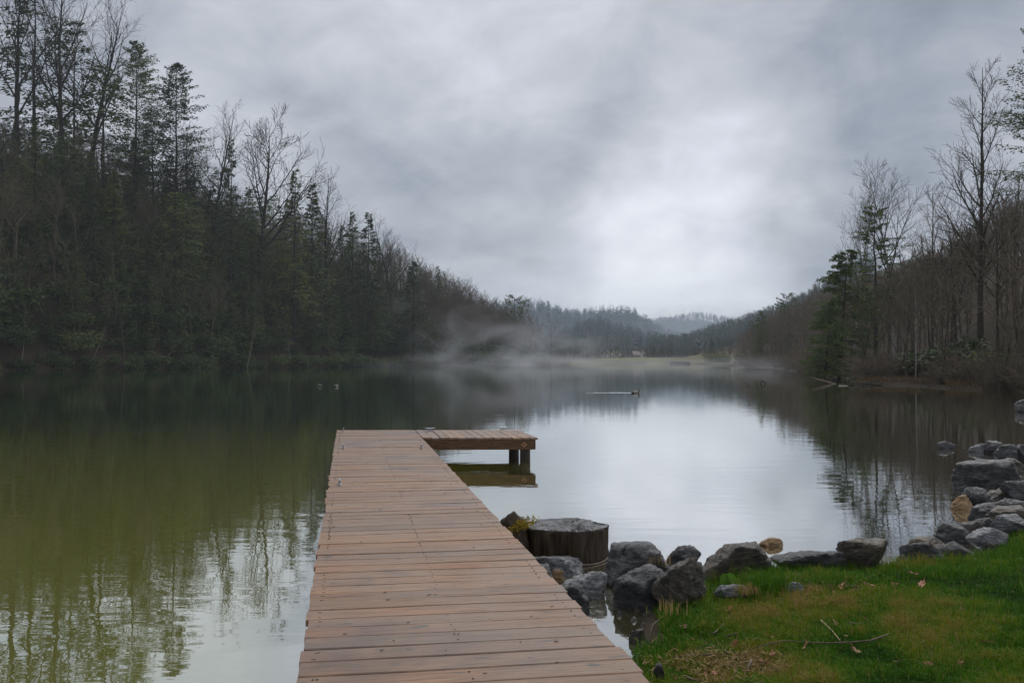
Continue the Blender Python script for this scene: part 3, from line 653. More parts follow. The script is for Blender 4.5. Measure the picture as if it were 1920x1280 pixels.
M['brick'] = hmat('red_brick', (.42, .17, .13)); M['roof'] = hmat('grey_roof', (.30, .25, .24)); M['white'] = hmat('white_paint', (.78, .78, .76)); M['glass'] = hmat('dark_glass', (.05, .06, .07), .15)
def house(px, Y, wd, hh, dp, wall, lb, rz=.3):
    x = (px - CX) / FPX * Y; e_ = bpy.data.objects.new('house', None); COL.objects.link(e_); e_.location = (x, Y, gh(x, Y)); e_.rotation_euler = (0, 0, rz); tag(e_, lb, 'house')
    mb = MB(); mb.box(-wd / 2, wd / 2, -dp / 2, dp / 2, -1, hh); mb.add([(-wd / 2, -dp / 2, hh), (-wd / 2, dp / 2, hh), (-wd / 2, 0, hh + 1.8), (wd / 2, -dp / 2, hh), (wd / 2, dp / 2, hh), (wd / 2, 0, hh + 1.8)], [(0, 1, 2), (3, 5, 4)]); ob('wall', mb.mesh('wall', wall), e_)
    rf = MB(); 
    for s_ in (-1, 1): rf.add([(-wd / 2 - .3, s_ * (dp / 2 + .4), hh - .25), (wd / 2 + .3, s_ * (dp / 2 + .4), hh - .25), (wd / 2 + .3, 0, hh + 1.95), (-wd / 2 - .3, 0, hh + 1.95), (-wd / 2 - .3, s_ * (dp / 2 + .4), hh - .1), (wd / 2 + .3, s_ * (dp / 2 + .4), hh - .1), (wd / 2 + .3, 0, hh + 2.1), (-wd / 2 - .3, 0, hh + 2.1)], [(0, 1, 2, 3), (4, 7, 6, 5), (0, 4, 5, 1), (0, 3, 7, 4), (1, 5, 6, 2)])
    r_ = ob('roof', rf.mesh('roof', M['roof']), e_); ch = MB(); ch.box(wd * .2, wd * .2 + .6, -.3, .3, hh + 1.2, hh + 2.9); ob('chimney', ch.mesh('chimney', M['brick']), r_)
    for i in range(3):
        wn = MB(); wx = -wd * .33 + i * wd * .33; wn.box(wx - .4, wx + .4, -dp / 2 - .05, -dp / 2 - .01, hh * .4, hh * .75); f_ = MB(); f_.box(wx - .5, wx + .5, -dp / 2 - .03, -dp / 2 - .005, hh * .36, hh * .79)
        w_ = ob('window', f_.mesh('window', M['white']), e_); ob('pane', wn.mesh('pane', M['glass']), w_)
house(1192, 590, 4.6, 2.6, 4, M['brick'], 'small red brick house with pitched roof among bare trees behind the dam')
house(1206, 600, 2.2, 2.2, 2.5, M['white'], 'tiny white outbuilding just right of the red brick house', .5)
# spillway wall and small posts
sp = MB(); sp.box(-3.9, 3.9, -.4, .4, -1, .9); 
x, y = at_px(1274, 682.2); o_ = ob('spillway_wall', sp.mesh('spillway_wall', simple('dark_timber', (.006, .006, .006), (.02, .019, .018), 2, .8)), loc=(x, y - 1, 0), rz=R(-4)); tag(o_, 'dark spillway wall at the right end of the grassy dam', 'wall')
pl = MB(); pl.tube([(0, 0, -.5), (0, 0, 1.75)], [.025, .025], 8, cap=True); x, y = at_px(1638.5, 713)
o_ = ob('post', pl.mesh('post', simple('galvanised', (.18, .2, .2), (.3, .32, .32), 5, .5)), loc=(x, y + .1, 0)); tag(o_, 'thin grey post standing upright among the fallen branches', 'post')

# ---- distant forest: one mass
rs = np.random.RandomState(4); rg = random.Random(77)
def far_tpl(kind, seed):
    r_ = random.Random(seed); mb = MB()
    if kind == 'bare':
        mb.tube([(0, 0, -.05), (r_.gauss(0, .02), 0, .95)], [.012, .004], 3, .6)
        for i in range(20):
            z = r_.uniform(.35, .9); a_ = r_.random() * 6.28; L_ = (1 - z) * .45 + .1; p = Vector((0, 0, z)); d = Vector((math.cos(a_) * .6, math.sin(a_) * .6, 1)).normalized(); leafq(mb, p, d, Vector((r_.gauss(0, 1), r_.gauss(0, 1), .3)).normalized(), L_, .022, r_.uniform(.55, 1))
    else:
        mb.tube([(0, 0, -.05), (0, 0, .95)], [.012, .004], 3, .1)
        for i in range(46):
            z = r_.uniform(.12, .97); a_ = r_.random() * 6.28; L_ = (1 - z) * .22 + .06; d = Vector((math.cos(a_), math.sin(a_), -.1)).normalized(); leafq(mb, Vector((0, 0, z)), d, Vector((r_.gauss(0, .5), r_.gauss(0, .5), 1)).normalized(), L_, L_ * .7, r_.uniform(0, .35))
    return np.array(mb.v), mb.f, np.array(mb.a)
tp = [far_tpl('bare', i) for i in range(5)] + [far_tpl('ever', i + 9) for i in range(3)]
n = 21000; U = rs.uniform(820, 1640, n); Yf = 430 + (rs.random(n) ** .9) * 1080
ok = ~((Yf < 480) & (U < 1400)); U, Yf = U[ok], Yf[ok]; Xf = (U - CX) / FPX * Yf; Zf = height(Xf, Yf)
ok = (Zf > 1.0) & ~((abs(U - 1125) < 14) & (Yf > 840) & (Yf < 960)); ok &= ~((abs(U - 1196) < 15) & (Yf < 612)); Xf, Yf, Zf, U = Xf[ok], Yf[ok], Zf[ok], U[ok]
VV = []; QF = []; TT = []; base_i = 0
evn = vnoise(Xf, Yf, 1 / 55., 11)
for i in range(len(Xf)):
    k = rg.randrange(5) if evn[i] + rg.gauss(0, .16) < .16 else 5 + rg.randrange(3)
    v, f, a_ = tp[k]; s_ = rg.uniform(8, 14); an = rg.random() * 6.28; c_, s2 = math.cos(an), math.sin(an); w_ = 1.0 if k < 5 else .9
    VV.append(np.stack([(v[:, 0] * c_ - v[:, 1] * s2) * s_ * w_ + Xf[i], (v[:, 0] * s2 + v[:, 1] * c_) * s_ * w_ + Yf[i], v[:, 2] * s_ + Zf[i]], 1)); QF.append(np.array(f) + base_i); TT.append(a_); base_i += len(v)
o_ = ob('distant_forest', np_mesh('distant_forest', np.vstack(VV), np.vstack(QF), M['hazed_farleaf'], tint=np.concatenate(TT))); tag(o_, 'bare woods with haze blue in their colour covering the far ridges beyond the dam', 'forest', kind='stuff')
# woods filling the two near hillsides behind the single trees
def lo_tree(kind, seed):
    if kind == 'bare': a_, b_ = bare_tree(seed, H=18, r0=.2, first=.3, limbs=11, kids=(6, 5), levels=2, spread=.4, rmin=.045); 
    else: a_, b_ = conifer(seed, H=18, nbr=36, sprays=22, size=1.0, spread=.27, first=.04)
    return a_, b_
def mass(name, pts, kinds, label, mt):
    VV = []; QF = []; TT = []; bi = 0
    for (x, y, z, h) in pts:
        v, f, a_ = kinds[rg.randrange(len(kinds))]; s_ = h / 18; an = rg.random() * 6.28; c_, s2 = math.cos(an), math.sin(an)
        VV.append(np.stack([(v[:, 0] * c_ - v[:, 1] * s2) * s_ + x, (v[:, 0] * s2 + v[:, 1] * c_) * s_ + y, v[:, 2] * s_ + z], 1)); QF.append(f + bi); TT.append(a_); bi += len(v)
    if not VV: return
    o_ = ob(name, np_mesh(name, np.vstack(VV), np.vstack(QF), mt, tint=np.concatenate(TT))); tag(o_, label, 'woods', kind='stuff')
kb = []
for i in range(4):
    a_, b_ = lo_tree('bare', 400 + i); b_.add(a_.v, a_.f, .5); kb.append((np.array(b_.v), np.array(b_.f), np.array(b_.a)))
ke = []
for i in range(3):
    a_, b_ = lo_tree('ever', 420 + i); ke.append((np.array(b_.v), np.array(b_.f), np.array(b_.a)))
def masspts(n, xr_, yr_, dmin, dmax, seed, ok, sky, lim, mind):
    X, Y, D = scatter(n, xr_, yr_, dmin, dmax, seed, ok, mind); Z = height(X, Y); out = []
    for x, y, d, z in zip(X, Y, D, Z):
        h = min(CAMZ + (HZ - sky(upx(x, y)) - rg.uniform(0, 22)) / FPX * y - z, rg.uniform(*lim))
        if h > 2.5: out.append((x, y, z, h))
    return out
mass('hillside_woods', masspts(620, (-170, 16), (110, 360), 3, 100, 21, leftok, skyL, (7, 17), 3.2), kb, 'thin leafless undergrowth filling the left hillside between the single trees', M['twig'])
mass('point_woods', masspts(520, (-45, 16), (250, 352), 1, 42, 29, lambda X, Y: leftok(X, Y) & (upx(X, Y) > 780), skyL, (6, 17), 2.0), kb, 'pale brown leafless woods covering the misty point', M['redtwig'])
mass('evergreen_undergrowth', masspts(620, (-150, 10), (110, 300), 3, 80, 22, lambda X, Y: leftok(X, Y) & (upx(X, Y) < 800), skyL, (4, 12), 3.0), ke, 'dark evergreen undergrowth filling the left hillside between the trunks', M['needle'])
kl = []
for i in range(3):
    a_, b_ = shrub(440 + i, n=420, leaf=.26); kl.append((np.array(b_.v) * 18 / 1.3, np.array(b_.f), np.array(b_.a)))
mass('leafy_undergrowth', masspts(620, (-150, 16), (110, 335), 3, 62, 27, leftok, skyL, (2.4, 5.5), 2.6), kl, 'leafy evergreen undergrowth covering the foot of the left hillside', M['rhodo'])
mass('right_hillside_woods', masspts(760, (20, 230), (55, 400), 5, 110, 23, rightok, skyR, (7, 16), 2.9), kb, 'reddish brown leafless woods filling the right hillside behind the shore trees', M['redtwig'])

#@@FOREGROUND@@
# ================================================================ dock
TH0 = math.atan2(960 - 653, FPX)
DO = Vector((-3.58, 19.8, 0)); DW = 1.57
m, t, b, o = mat('deck_wood')
tcn = t.nodes.new('ShaderNodeTexCoord'); a = t.nodes.new('ShaderNodeAttribute'); a.attribute_name = 'tint'
uvn = t.nodes.new('ShaderNodeAttribute'); uvn.attribute_name = 'grain'
off = t.nodes.new('ShaderNodeMath'); off.operation = 'MULTIPLY'; off.inputs[1].default_value = 57.0; t.links.new(a.outputs['Fac'], off.inputs[0])
cz = t.nodes.new('ShaderNodeCombineXYZ'); t.links.new(off.outputs[0], cz.inputs[2])
va = t.nodes.new('ShaderNodeVectorMath'); va.operation = 'ADD'; t.links.new(uvn.outputs['Vector'], va.inputs[0]); t.links.new(cz.outputs[0], va.inputs[1])
def dn(sx, sy, scale, det, rough=.6, dist=0.0, src=va.outputs[0]):
    mp = t.nodes.new('ShaderNodeMapping'); mp.inputs['Scale'].default_value = (sx, sy, 1); t.links.new(src, mp.inputs[0])
    n_ = t.nodes.new('ShaderNodeTexNoise'); n_.inputs['Scale'].default_value = scale; n_.inputs['Detail'].default_value = det; n_.inputs['Roughness'].default_value = rough; n_.inputs['Distortion'].default_value = dist
    t.links.new(mp.outputs[0], n_.inputs['Vector']); return n_.outputs[0]
def ramp(src, stops):
    r_ = t.nodes.new('ShaderNodeValToRGB'); t.links.new(src, r_.inputs[0]); el_ = r_.color_ramp.elements
    el_[0].position, el_[0].color = stops[0][0], (*stops[0][1], 1); el_[1].position, el_[1].color = stops[-1][0], (*stops[-1][1], 1)
    for p_, c_ in stops[1:-1]: q_ = el_.new(p_); q_.color = (*c_, 1)
    return r_.outputs[0]
def mixc(f, c0, c1, bl='MIX'):
    x_ = t.nodes.new('ShaderNodeMix'); x_.data_type = 'RGBA'; x_.blend_type = bl
    for i_, s_ in ((0, f), (6, c0), (7, c1)):
        if isinstance(s_, (int, float)): x_.inputs[i_].default_value = s_
        elif isinstance(s_, tuple): x_.inputs[i_].default_value = (*s_, 1)
        else: t.links.new(s_, x_.inputs[i_])
    return x_.outputs[2]
grain = dn(1.4, 30, 1.8, 9, .78, .5); fine = dn(2.2, 80, 2.2, 5, .75); broad = dn(1.0, 2.0, 1.3, 4); knot = dn(3.2, 6.5, 2.3, 2, .5, .6); spk = dn(14, 30, 3.4, 3, .6); world_wet = dn(.8, .9, 1.1, 5, .6, .4, tcn.outputs['Object'])
c1_ = ramp(grain, [(.30, (.045, .025, .016)), (.43, (.185, .105, .062)), (.57, (.325, .198, .122)), (.75, (.44, .295, .185))])
tone = ramp(a.outputs['Fac'], [(0, (.80, .80, .84)), (.3, (.98, .86, .76)), (.55, (1.10, .97, .78)), (.8, (.70, .66, .62)), (1, (.92, .86, .80))])
c2_ = mixc(1.0, c1_, tone, 'MULTIPLY')
brd = ramp(broad, [(.35, (0, 0, 0)), (.68, (1, 1, 1))]); c3_ = mixc(brd, c2_, mixc(.5, c2_, (.22, .185, .145)))
kn = ramp(knot, [(.66, (0, 0, 0)), (.72, (1, 1, 1))]); c4_ = mixc(kn, c3_, (.10, .085, .07))
fn = ramp(fine, [(.34, (1, 1, 1)), (.46, (0, 0, 0))]); c5_ = mixc(fn, c4_, mixc(.65, c4_, (.06, .04, .035)))
sp_ = ramp(spk, [(.70, (0, 0, 0)), (.74, (1, 1, 1))]); c6_ = mixc(sp_, c5_, (.05, .04, .04))
wet = ramp(world_wet, [(.56, (0, 0, 0)), (.66, (1, 1, 1))]); c7_ = mixc(wet, c6_, mixc(.5, c6_, (.10, .07, .06)))
t.links.new(c7_, b.inputs['Base Color'])
rg_ = ramp(world_wet, [(.40, (.62, .62, .62)), (.70, (.30, .30, .30))]); t.links.new(rg_, b.inputs['Roughness']); b.inputs['Specular IOR Level'].default_value = .32
bp = t.nodes.new('ShaderNodeBump'); bp.inputs['Strength'].default_value = .9; bp.inputs['Distance'].default_value = .007; t.links.new(grain, bp.inputs['Height']); t.links.new(bp.outputs[0], b.inputs['Normal'])
M['deck'] = m
M['beam'] = simple('stained_beam', (.045, .022, .010), (.16, .085, .035), 3, .6, .5, stretch=(1, 12, 12), lohi=(.3, .75))
M['piling'] = simple('dark_piling', (.015, .011, .007), (.06, .042, .025), 5, .5, .5, stretch=(4, 4, .7))
M['metal'] = simple('cleat_metal', (.25, .26, .28), (.55, .57, .6), 8, .35, spec=.6)
M['metal'].node_tree.nodes['Principled BSDF'].inputs['Metallic'].default_value = .8
M['rust'] = simple('rusty_plate', (.20, .09, .04), (.42, .23, .12), 9, .7, .3)
dock = bpy.data.objects.new('wooden_dock', None); COL.objects.link(dock); dock.location = DO; dock.rotation_euler = (0, 0, TH0)
tag(dock, 'L shaped brown plank dock running out over the green water', 'dock')
def board(mb, gr, along, c0, c1, x0f, x1f, z, rnd, r_):
    """one plank as a thick slab with eased edges. c0/c1: functions giving the two long edges; along: 'x' or 'y'"""
    ns = 7; ca = .005; prof = [(0, -.036), (0, -ca), (ca, 0), (1, 0), (1.0, -ca), (1.0, -.036)]
    V_ = []; G_ = []
    wob = [r_.gauss(0, .0016) for _ in range(ns)]; wob2 = [r_.gauss(0, .0016) for _ in range(ns)]; ph = r_.random() * 6
    for i in range(ns):
        u_ = i / (ns - 1); xx = x0f + (x1f - x0f) * u_; a_ = c0(xx) + wob[i]; b__ = c1(xx) + wob2[i]; zz = z + .0018 * math.sin(u_ * 4 + ph)
        pr = [(a_, -.036), (a_, -ca), (a_ + ca, 0), ((a_ + b__) / 2, -.0022), (b__ - ca, 0), (b__, -ca), (b__, -.036)]
        for (q_, dz) in pr:
            V_.append((xx, q_, zz + dz) if along == 'x' else (q_, xx, zz + dz)); G_.append((xx, q_, 0) if True else None)
    k = 7; F_ = []
    for i in range(ns - 1):
        for j in range(k - 1):
            f_ = (i * k + j, (i + 1) * k + j, (i + 1) * k + j + 1, i * k + j + 1); F_.append(f_ if along == 'y' else f_[::-1])
        F_.append((i * k + k - 1, (i + 1) * k + k - 1, (i + 1) * k, i * k) if along == 'y' else (i * k, (i + 1) * k, (i + 1) * k + k - 1, i * k + k - 1))
    F_.append(tuple(range(k))); F_.append(tuple((ns - 1) * k + j for j in reversed(range(k))))
    mb.add(V_, F_, rnd); gr.extend(G_)
def grain_attr(me, gr):
    at = me.attributes.new('grain', 'FLOAT_VECTOR', 'POINT'); at.data.foreach_set('vector', np.array(gr, np.float32).ravel())
skw = lambda y: -.165 * float(sstep(-9, -3, y))
r_ = random.Random(12); mb = MB(); gr = []; y = -21.6; SCR = []
while y < -.02:
    w_ = r_.choice((.178, .186, .19, .193, .198)); g_ = r_.choice((.003, .006, .008, .011, .016, .020)); y1 = min(y + w_, 0.0)
    if y1 - y > .05:
        board(mb, gr, 'x', lambda x, y=y: y + skw(y) * x, lambda x, y1=y1: y1 + skw(y1) * x, r_.gauss(0, .006), DW + r_.gauss(0, .005), DECKZ + r_.gauss(0, .0016), r_.random(), r_)
    SCR.append((y + y1) / 2); y = y1 + g_
me = mb.mesh('decking', M['deck']); grain_attr(me, gr); dk_ = ob('decking', me, dock)
scr = MB()
for yy in SCR:
    for xf in (.07, .075, DW * .5, DW - .08):
        for q_ in (-.05, .05):
            x_ = xf + r_.gauss(0, .006); y_ = yy + q_ + skw(yy) * x_ + r_.gauss(0, .005); scr.tube([(x_, y_, DECKZ - .004), (x_, y_, DECKZ - .0002)], [.0055, .0055], 7, cap=True)
ob('screw_heads', scr.mesh('screw_heads', M['darkbark']), dk_)
mb = MB(); gr = []; x = DW + .012
k_ = 0
while x < 3.64:
    x1 = min(x + .155, 3.67)
    board(mb, gr, 'y', lambda y_, x=x: x, lambda y_, x1=x1: x1, -2.03 - .165 * (x + x1) / 2 + r_.gauss(0, .005), -.165 * (x + x1) / 2 + r_.gauss(0, .006), DECKZ + .004 + r_.gauss(0, .0012), r_.random(), r_)
    x = x1 + r_.choice((.005, .007, .011))
me = mb.mesh('extension_decking', M['deck']); grain_attr(me, gr); ob('extension_decking', me, dock)
def sbeam(name, p0, p1, th, z0, z1, m_=None):
    p0 = Vector(p0); p1 = Vector(p1); d = (p1 - p0).normalized(); nn = Vector((-d.y, d.x)) * th / 2
    v = []; 
    for z_ in (z0, z1):
        for q_ in (p0 - nn, p1 - nn, p1 + nn, p0 + nn): v.append((q_.x, q_.y, z_))
    mb = MB(); mb.add(v, [(3, 2, 1, 0), (4, 5, 6, 7), (0, 1, 5, 4), (1, 2, 6, 5), (2, 3, 7, 6), (3, 0, 4, 7)]); return ob(name, mb.mesh(name, m_ or M['beam']), dock)
zt = DECKZ - .040
sbeam('beam', (.06, -21.5), (.06, -.06), .045, zt - .19, zt); sbeam('beam', (DW - .07, -21.5), (DW - .07, -2.30), .045, zt - .19, zt); sbeam('beam', (DW * .5, -21.5), (DW * .5, -.2), .045, zt - .19, zt)
sbeam('beam', (.03, -.03), (3.62, -.63), .045, zt - .18, zt); sbeam('beam', (DW - .04, -2.29), (3.60, -2.59), .045, .231, zt); sbeam('beam', (3.615, -2.57), (3.64, -.66), .045, .233, zt - .002)
def wpos(x, y): c_, s_ = math.cos(TH0), math.sin(TH0); return (DO.x + x * c_ - y * s_, DO.y + x * s_ + y * c_)
def lpos(X, Y): c_, s_ = math.cos(TH0), math.sin(TH0); X -= DO.x; Y -= DO.y; return (X * c_ + Y * s_, -X * s_ + Y * c_)
def post(x, y, r0, top, px=None):
    mb = MB(); g0 = -1.9; mb.tube([(0, 0, g0), (0, 0, 0), (0, 0, top - .01), (0, 0, top)], [r0 * 1.05, r0, r0 * .98, r0 * .9], 14, cap=True); ob('post', mb.mesh('post', M['piling'], False), dock, (x, y, 0))
for px, Y_ in ((984.5, 17.97), (963.5, 18.35)):
    x_, y_ = lpos((px - CX) / FPX * Y_, Y_); post(x_, y_, .096, zt - .01)
for y_ in (-.35, -4.5, -8.7):
    for x_ in (.16, DW - .18): post(x_, y_ + skw(y_) * x_, .09, zt - .01)
pm_ = MB(); pm_.add([(-.055, 0, 0), (0, 0, -.055), (.055, 0, 0), (0, 0, .055), (-.055, -.008, 0), (0, -.008, -.055), (.055, -.008, 0), (0, -.008, .055)], [(4, 5, 6, 7), (0, 1, 5, 4), (1, 2, 6, 5), (2, 3, 7, 6), (3, 0, 4, 7)])
x_, y_ = lpos((989.3 - CX) / FPX * 17.84, 17.84); wp = ob('bolt_plate', pm_.mesh('bolt_plate', M['rust']), dock, (3.42, -2.591, .325), -.15)
bn = MB(); bn.tube([(0, -.008, 0), (0, -.028, 0)], [.018, .016], 6, cap=True); ob('nut', bn.mesh('nut', M['piling']), wp)
cl = MB(); cl.box(-.045, .045, -.018, .018, 0, .006); cl.tube([(-.022, 0, .004), (-.018, 0, .035)], [.011, .009], 6); cl.tube([(.022, 0, .004), (.018, 0, .035)], [.011, .009], 6)
cl.tube([(-.085, 0, .046), (-.045, 0, .040), (0, 0, .038), (.045, 0, .040), (.085, 0, .046)], [.006, .010, .011, .010, .006], 7, cap=True); clm_ = cl.mesh('cleat', M['metal'], True)
for px, py, rot in ((806, 807.5, 0), (942, 806.5, 0), (644.5, 808, 1.57), (644.5, 840, 1.57), (637.5, 908, 1.57), (790.5, 840, 1.57)):
    Y_ = FPX * (CAMZ - DECKZ) / (py - HZ); x_, y_ = lpos((px - CX) / FPX * Y_, Y_); ob('cleat', clm_, dock, (x_, min(y_, -.165 * x_ - .05), DECKZ + .003), rot, 1.25)

# ================================================================ rocks
def rockmat(name, c0, c1, c2, rough=.45, moss=None):
    m, t, b, o = mat(name); tcn = t.nodes.new('ShaderNodeTexCoord'); oi = t.nodes.new('ShaderNodeObjectInfo')
    ad = t.nodes.new('ShaderNodeVectorMath'); ad.operation = 'ADD'; t.links.new(tcn.outputs['Object'], ad.inputs[0]); sc_ = t.nodes.new('ShaderNodeMath'); sc_.operation = 'MULTIPLY'; sc_.inputs[1].default_value = 31; t.links.new(oi.outputs['Random'], sc_.inputs[0]); t.links.new(sc_.outputs[0], ad.inputs[1])
    def nn(s, det, stretch=(1, 1, 1), dist=0, rgh=.65):
        mp = t.nodes.new('ShaderNodeMapping'); mp.inputs['Scale'].default_value = stretch; mp.inputs['Rotation'].default_value = (.5, .35, .2); t.links.new(ad.outputs[0], mp.inputs[0])
        n = t.nodes.new('ShaderNodeTexNoise'); n.inputs['Scale'].default_value = s; n.inputs['Detail'].default_value = det; n.inputs['Distortion'].default_value = dist; n.inputs['Roughness'].default_value = rgh; t.links.new(mp.outputs[0], n.inputs['Vector']); return n.outputs[0]
    A = nn(4, 9, (1, 1, 2.6), .5); Bn = nn(16, 8, (1, 1, 3), .2, .75); C = nn(2.2, 6)
    r1_ = t.nodes.new('ShaderNodeValToRGB'); t.links.new(A, r1_.inputs[0]); e_ = r1_.color_ramp.elements; e_[0].position = .34; e_[0].color = (*c0, 1); e_[1].position = .72; e_[1].color = (*c2, 1); q = e_.new(.5); q.color = (*c1, 1)
    r2_ = t.nodes.new('ShaderNodeValToRGB'); t.links.new(Bn, r2_.inputs[0]); r2_.color_ramp.elements[0].position = .36; r2_.color_ramp.elements[1].position = .64; r2_.color_ramp.elements[0].color = (.14, .14, .145, 1); r2_.color_ramp.elements[1].color = (2.1, 2.05, 1.95, 1)
    mx_ = t.nodes.new('ShaderNodeMix'); mx_.data_type = 'RGBA'; mx_.blend_type = 'MULTIPLY'; mx_.inputs[0].default_value = 1; t.links.new(r1_.outputs[0], mx_.inputs[6]); t.links.new(r2_.outputs[0], mx_.inputs[7]); out_ = mx_.outputs[2]
    if moss:
        r3 = t.nodes.new('ShaderNodeValToRGB'); t.links.new(C, r3.inputs[0]); r3.color_ramp.elements[0].position = .55; r3.color_ramp.elements[1].position = .66
        m3 = t.nodes.new('ShaderNodeMix'); m3.data_type = 'RGBA'; t.links.new(r3.outputs[0], m3.inputs[0]); t.links.new(out_, m3.inputs[6]); m3.inputs[7].default_value = (*moss, 1); out_ = m3.outputs[2]
    t.links.new(out_, b.inputs['Base Color']); b.inputs['Specular IOR Level'].default_value = .55
    rr_ = t.nodes.new('ShaderNodeMapRange'); t.links.new(Bn, rr_.inputs[0]); rr_.inputs[3].default_value = rough - .24; rr_.inputs[4].default_value = rough + .22; t.links.new(rr_.outputs[0], b.inputs['Roughness'])
    ad2 = t.nodes.new('ShaderNodeMath'); ad2.operation = 'ADD'; t.links.new(A, ad2.inputs[0]); t.links.new(Bn, ad2.inputs[1])
    bp = t.nodes.new('ShaderNodeBump'); bp.inputs['Strength'].default_value = 1.0; bp.inputs['Distance'].default_value = .05; t.links.new(ad2.outputs[0], bp.inputs['Height']); t.links.new(bp.outputs[0], b.inputs['Normal']); return m
M['rock'] = rockmat('dark_rock', (.009, .0095, .011), (.042, .043, .047), (.14, .142, .15))
M['rockb'] = rockmat('brown_rock', (.014, .012, .009), (.060, .050, .039), (.16, .142, .115), moss=(.16, .125, .075))
M['rockp'] = rockmat('pale_grey_rock', (.04, .042, .047), (.13, .135, .15), (.27, .28, .30), .35)
M['rockt'] = rockmat('tan_rock', (.22, .13, .06), (.38, .25, .13), (.50, .36, .22), .5)
M['rockmoss'] = rockmat('mossy_rock', (.02, .018, .015), (.05, .045, .03), (.12, .10, .06), moss=(.07, .09, .015))
import bmesh
def rock_mesh(seed, dims, sub=4, planes=11, flat=.25, strata=.055, tiltv=(0, 0)):
    r_ = random.Random(seed); bm = bmesh.new(); bmesh.ops.create_icosphere(bm, subdivisions=sub, radius=1)
    pl_ = []
    ax = Matrix.Rotation(r_.uniform(0, 3.14), 3, 'Z') @ Matrix.Rotation(r_.gauss(0, .35), 3, 'X')
    for a_ in ((1, 0, 0), (-1, 0, 0), (0, 1, 0), (0, -1, 0)):
        v = ax @ (Vector(a_) + Vector((r_.gauss(0, .35), r_.gauss(0, .35), r_.gauss(.3, .4)))); pl_.append((v.normalized(), r_.uniform(.46, .68)))
    for i in range(max(4, planes - 5)):
        v = Vector((r_.gauss(0, 1), r_.gauss(0, 1), r_.gauss(0.2, .8))).normalized(); pl_.append((v, r_.uniform(.52, .84)))
    pl_.append((Vector((r_.gauss(0, flat), r_.gauss(0, flat), 1)).normalized(), r_.uniform(.6, .8)))
    dx_, dy_, dz_ = dims; o_ = Vector((seed * 3.7, seed * 1.3, seed * .7)); sd_ = Vector((.25 + r_.gauss(0, .2), .2, 1)).normalized()
    for v in bm.verts:
        n_ = v.co.normalized(); q = 0.0
        dlist = [pd / max(n_.dot(pv), 1e-3) for pv, pd in pl_ if n_.dot(pv) > .02]
        rad_ = min(dlist + [1.05]); k = 60.0
        sm = sum(math.exp(-k * min(dv, 1.6)) for dv in dlist + [1.05]); rad_ = -math.log(sm) / k + .04
        c = n_ * rad_
        rad_ += .07 * mnoise.fractal(c * 1.8 + o_, 1.0, 2.0, 4) + .045 * mnoise.fractal(c * 6 + o_, .8, 2.0, 4)
        rad_ -= .05 * max(0, 1 - abs(mnoise.noise(c * 2.6 + o_ * 2)) * 9) + .03 * max(0, 1 - abs(mnoise.noise(c * 5.5 + o_ * 3)) * 7)
        st_ = (c.dot(sd_) * 9 + mnoise.noise(c * 2 + o_)) ; rad_ += strata * (abs((st_ % 1) - .5) * 2 - .5)
        c = n_ * rad_; v.co = Vector((c.x * dx_, c.y * dy_, c.z * dz_))
    me = bpy.data.meshes.new('rock'); 
    xs = [v.co.x for v in bm.verts]; zs = [v.co.z for v in bm.verts]; ys = [v.co.y for v in bm.verts]
    kx = 2 * dx_ / (max(xs) - min(xs)); ox = (max(xs) + min(xs)) / 2; ky = 2 * dy_ / (max(ys) - min(ys)); zt_ = max(zs)
    for v in bm.verts: v.co.x = (v.co.x - ox) * kx; v.co.y *= ky; v.co.z = v.co.z - zt_
    for f in bm.faces: f.smooth = True
    bm.to_mesh(me); bm.free(); return me
def rock(x0, y0, x1, y1, mt, label, seed, zb=0.0, depth=.8, ty=0.0, flat=.25, planes=11, cat='rock', group=None, sub=4):
    """a boulder whose waterline or foot is at row y1 and whose outline spans x0..x1, y0..y1"""
    Yf = FPX * (CAMZ - zb) / (y1 - HZ); w_ = (x1 - x0) / FPX * Yf; dp = w_ * depth; Yc = Yf + dp * .5; w_ = (x1 - x0) / FPX * (Yf + dp * .3)
    top = CAMZ - (y0 - HZ) / FPX * (Yc + dp * .05); ht = max(top - zb, .04); full = ht * 1.25 + .06
    me = rock_mesh(seed, (w_ / 2, dp / 2, full / 2), sub, planes, flat); me.materials.append(mt)
    o_ = ob('rock', me, loc=(((x0 + x1) / 2 - CX) / FPX * (Yf + dp * .3), Yc, top)); o_.rotation_euler = (0, ty, 0); tag(o_, label, cat, group); return o_
RK, RB, RP, RT_, RM = M['rock'], M['rockb'], M['rockp'], M['rockt'], M['rockmoss']
rock(972, 1036, 1095, 1078, RP, 'flat grey slab in the water in front of the big stump, next to the dock', 1, 0, .75, planes=8)
rock(1048, 1064, 1142, 1122, RP, 'light grey ridged slab in the water between the dock and the boulders', 2, 0, .7, ty=.12)
rock(1030, 1064, 1059, 1104, RT_, 'small tan stone wedged between grey slabs beside the dock', 3, .03, .7)
rock(1036, 1090, 1115, 1168, RK, 'layered grey boulder half under the dock edge', 4, 0, .9, ty=.15)
rock(985, 1055, 1046, 1115, RK, 'dark grey slab tight against the dock below the stump', 66, 0, .9)
rock(1134, 1013, 1268, 1102, RK, 'large rough grey boulder at the back of the cluster right of the stump', 5, 0, .75, ty=.08)
rock(1142, 1060, 1262, 1146, RK, 'dark boulder with wavy face, frontmost of the cluster beside the water inlet', 6, .0, .8, ty=-.12)
rock(1250, 1019, 1316, 1070, RK, 'small grey peaked boulder behind the brown slanted one', 7, .05, .8)
rock(1240, 1036, 1342, 1124, RB, 'brown and grey slanted boulder standing at the edge of the grass', 8, .12, .75, ty=.25, planes=8)
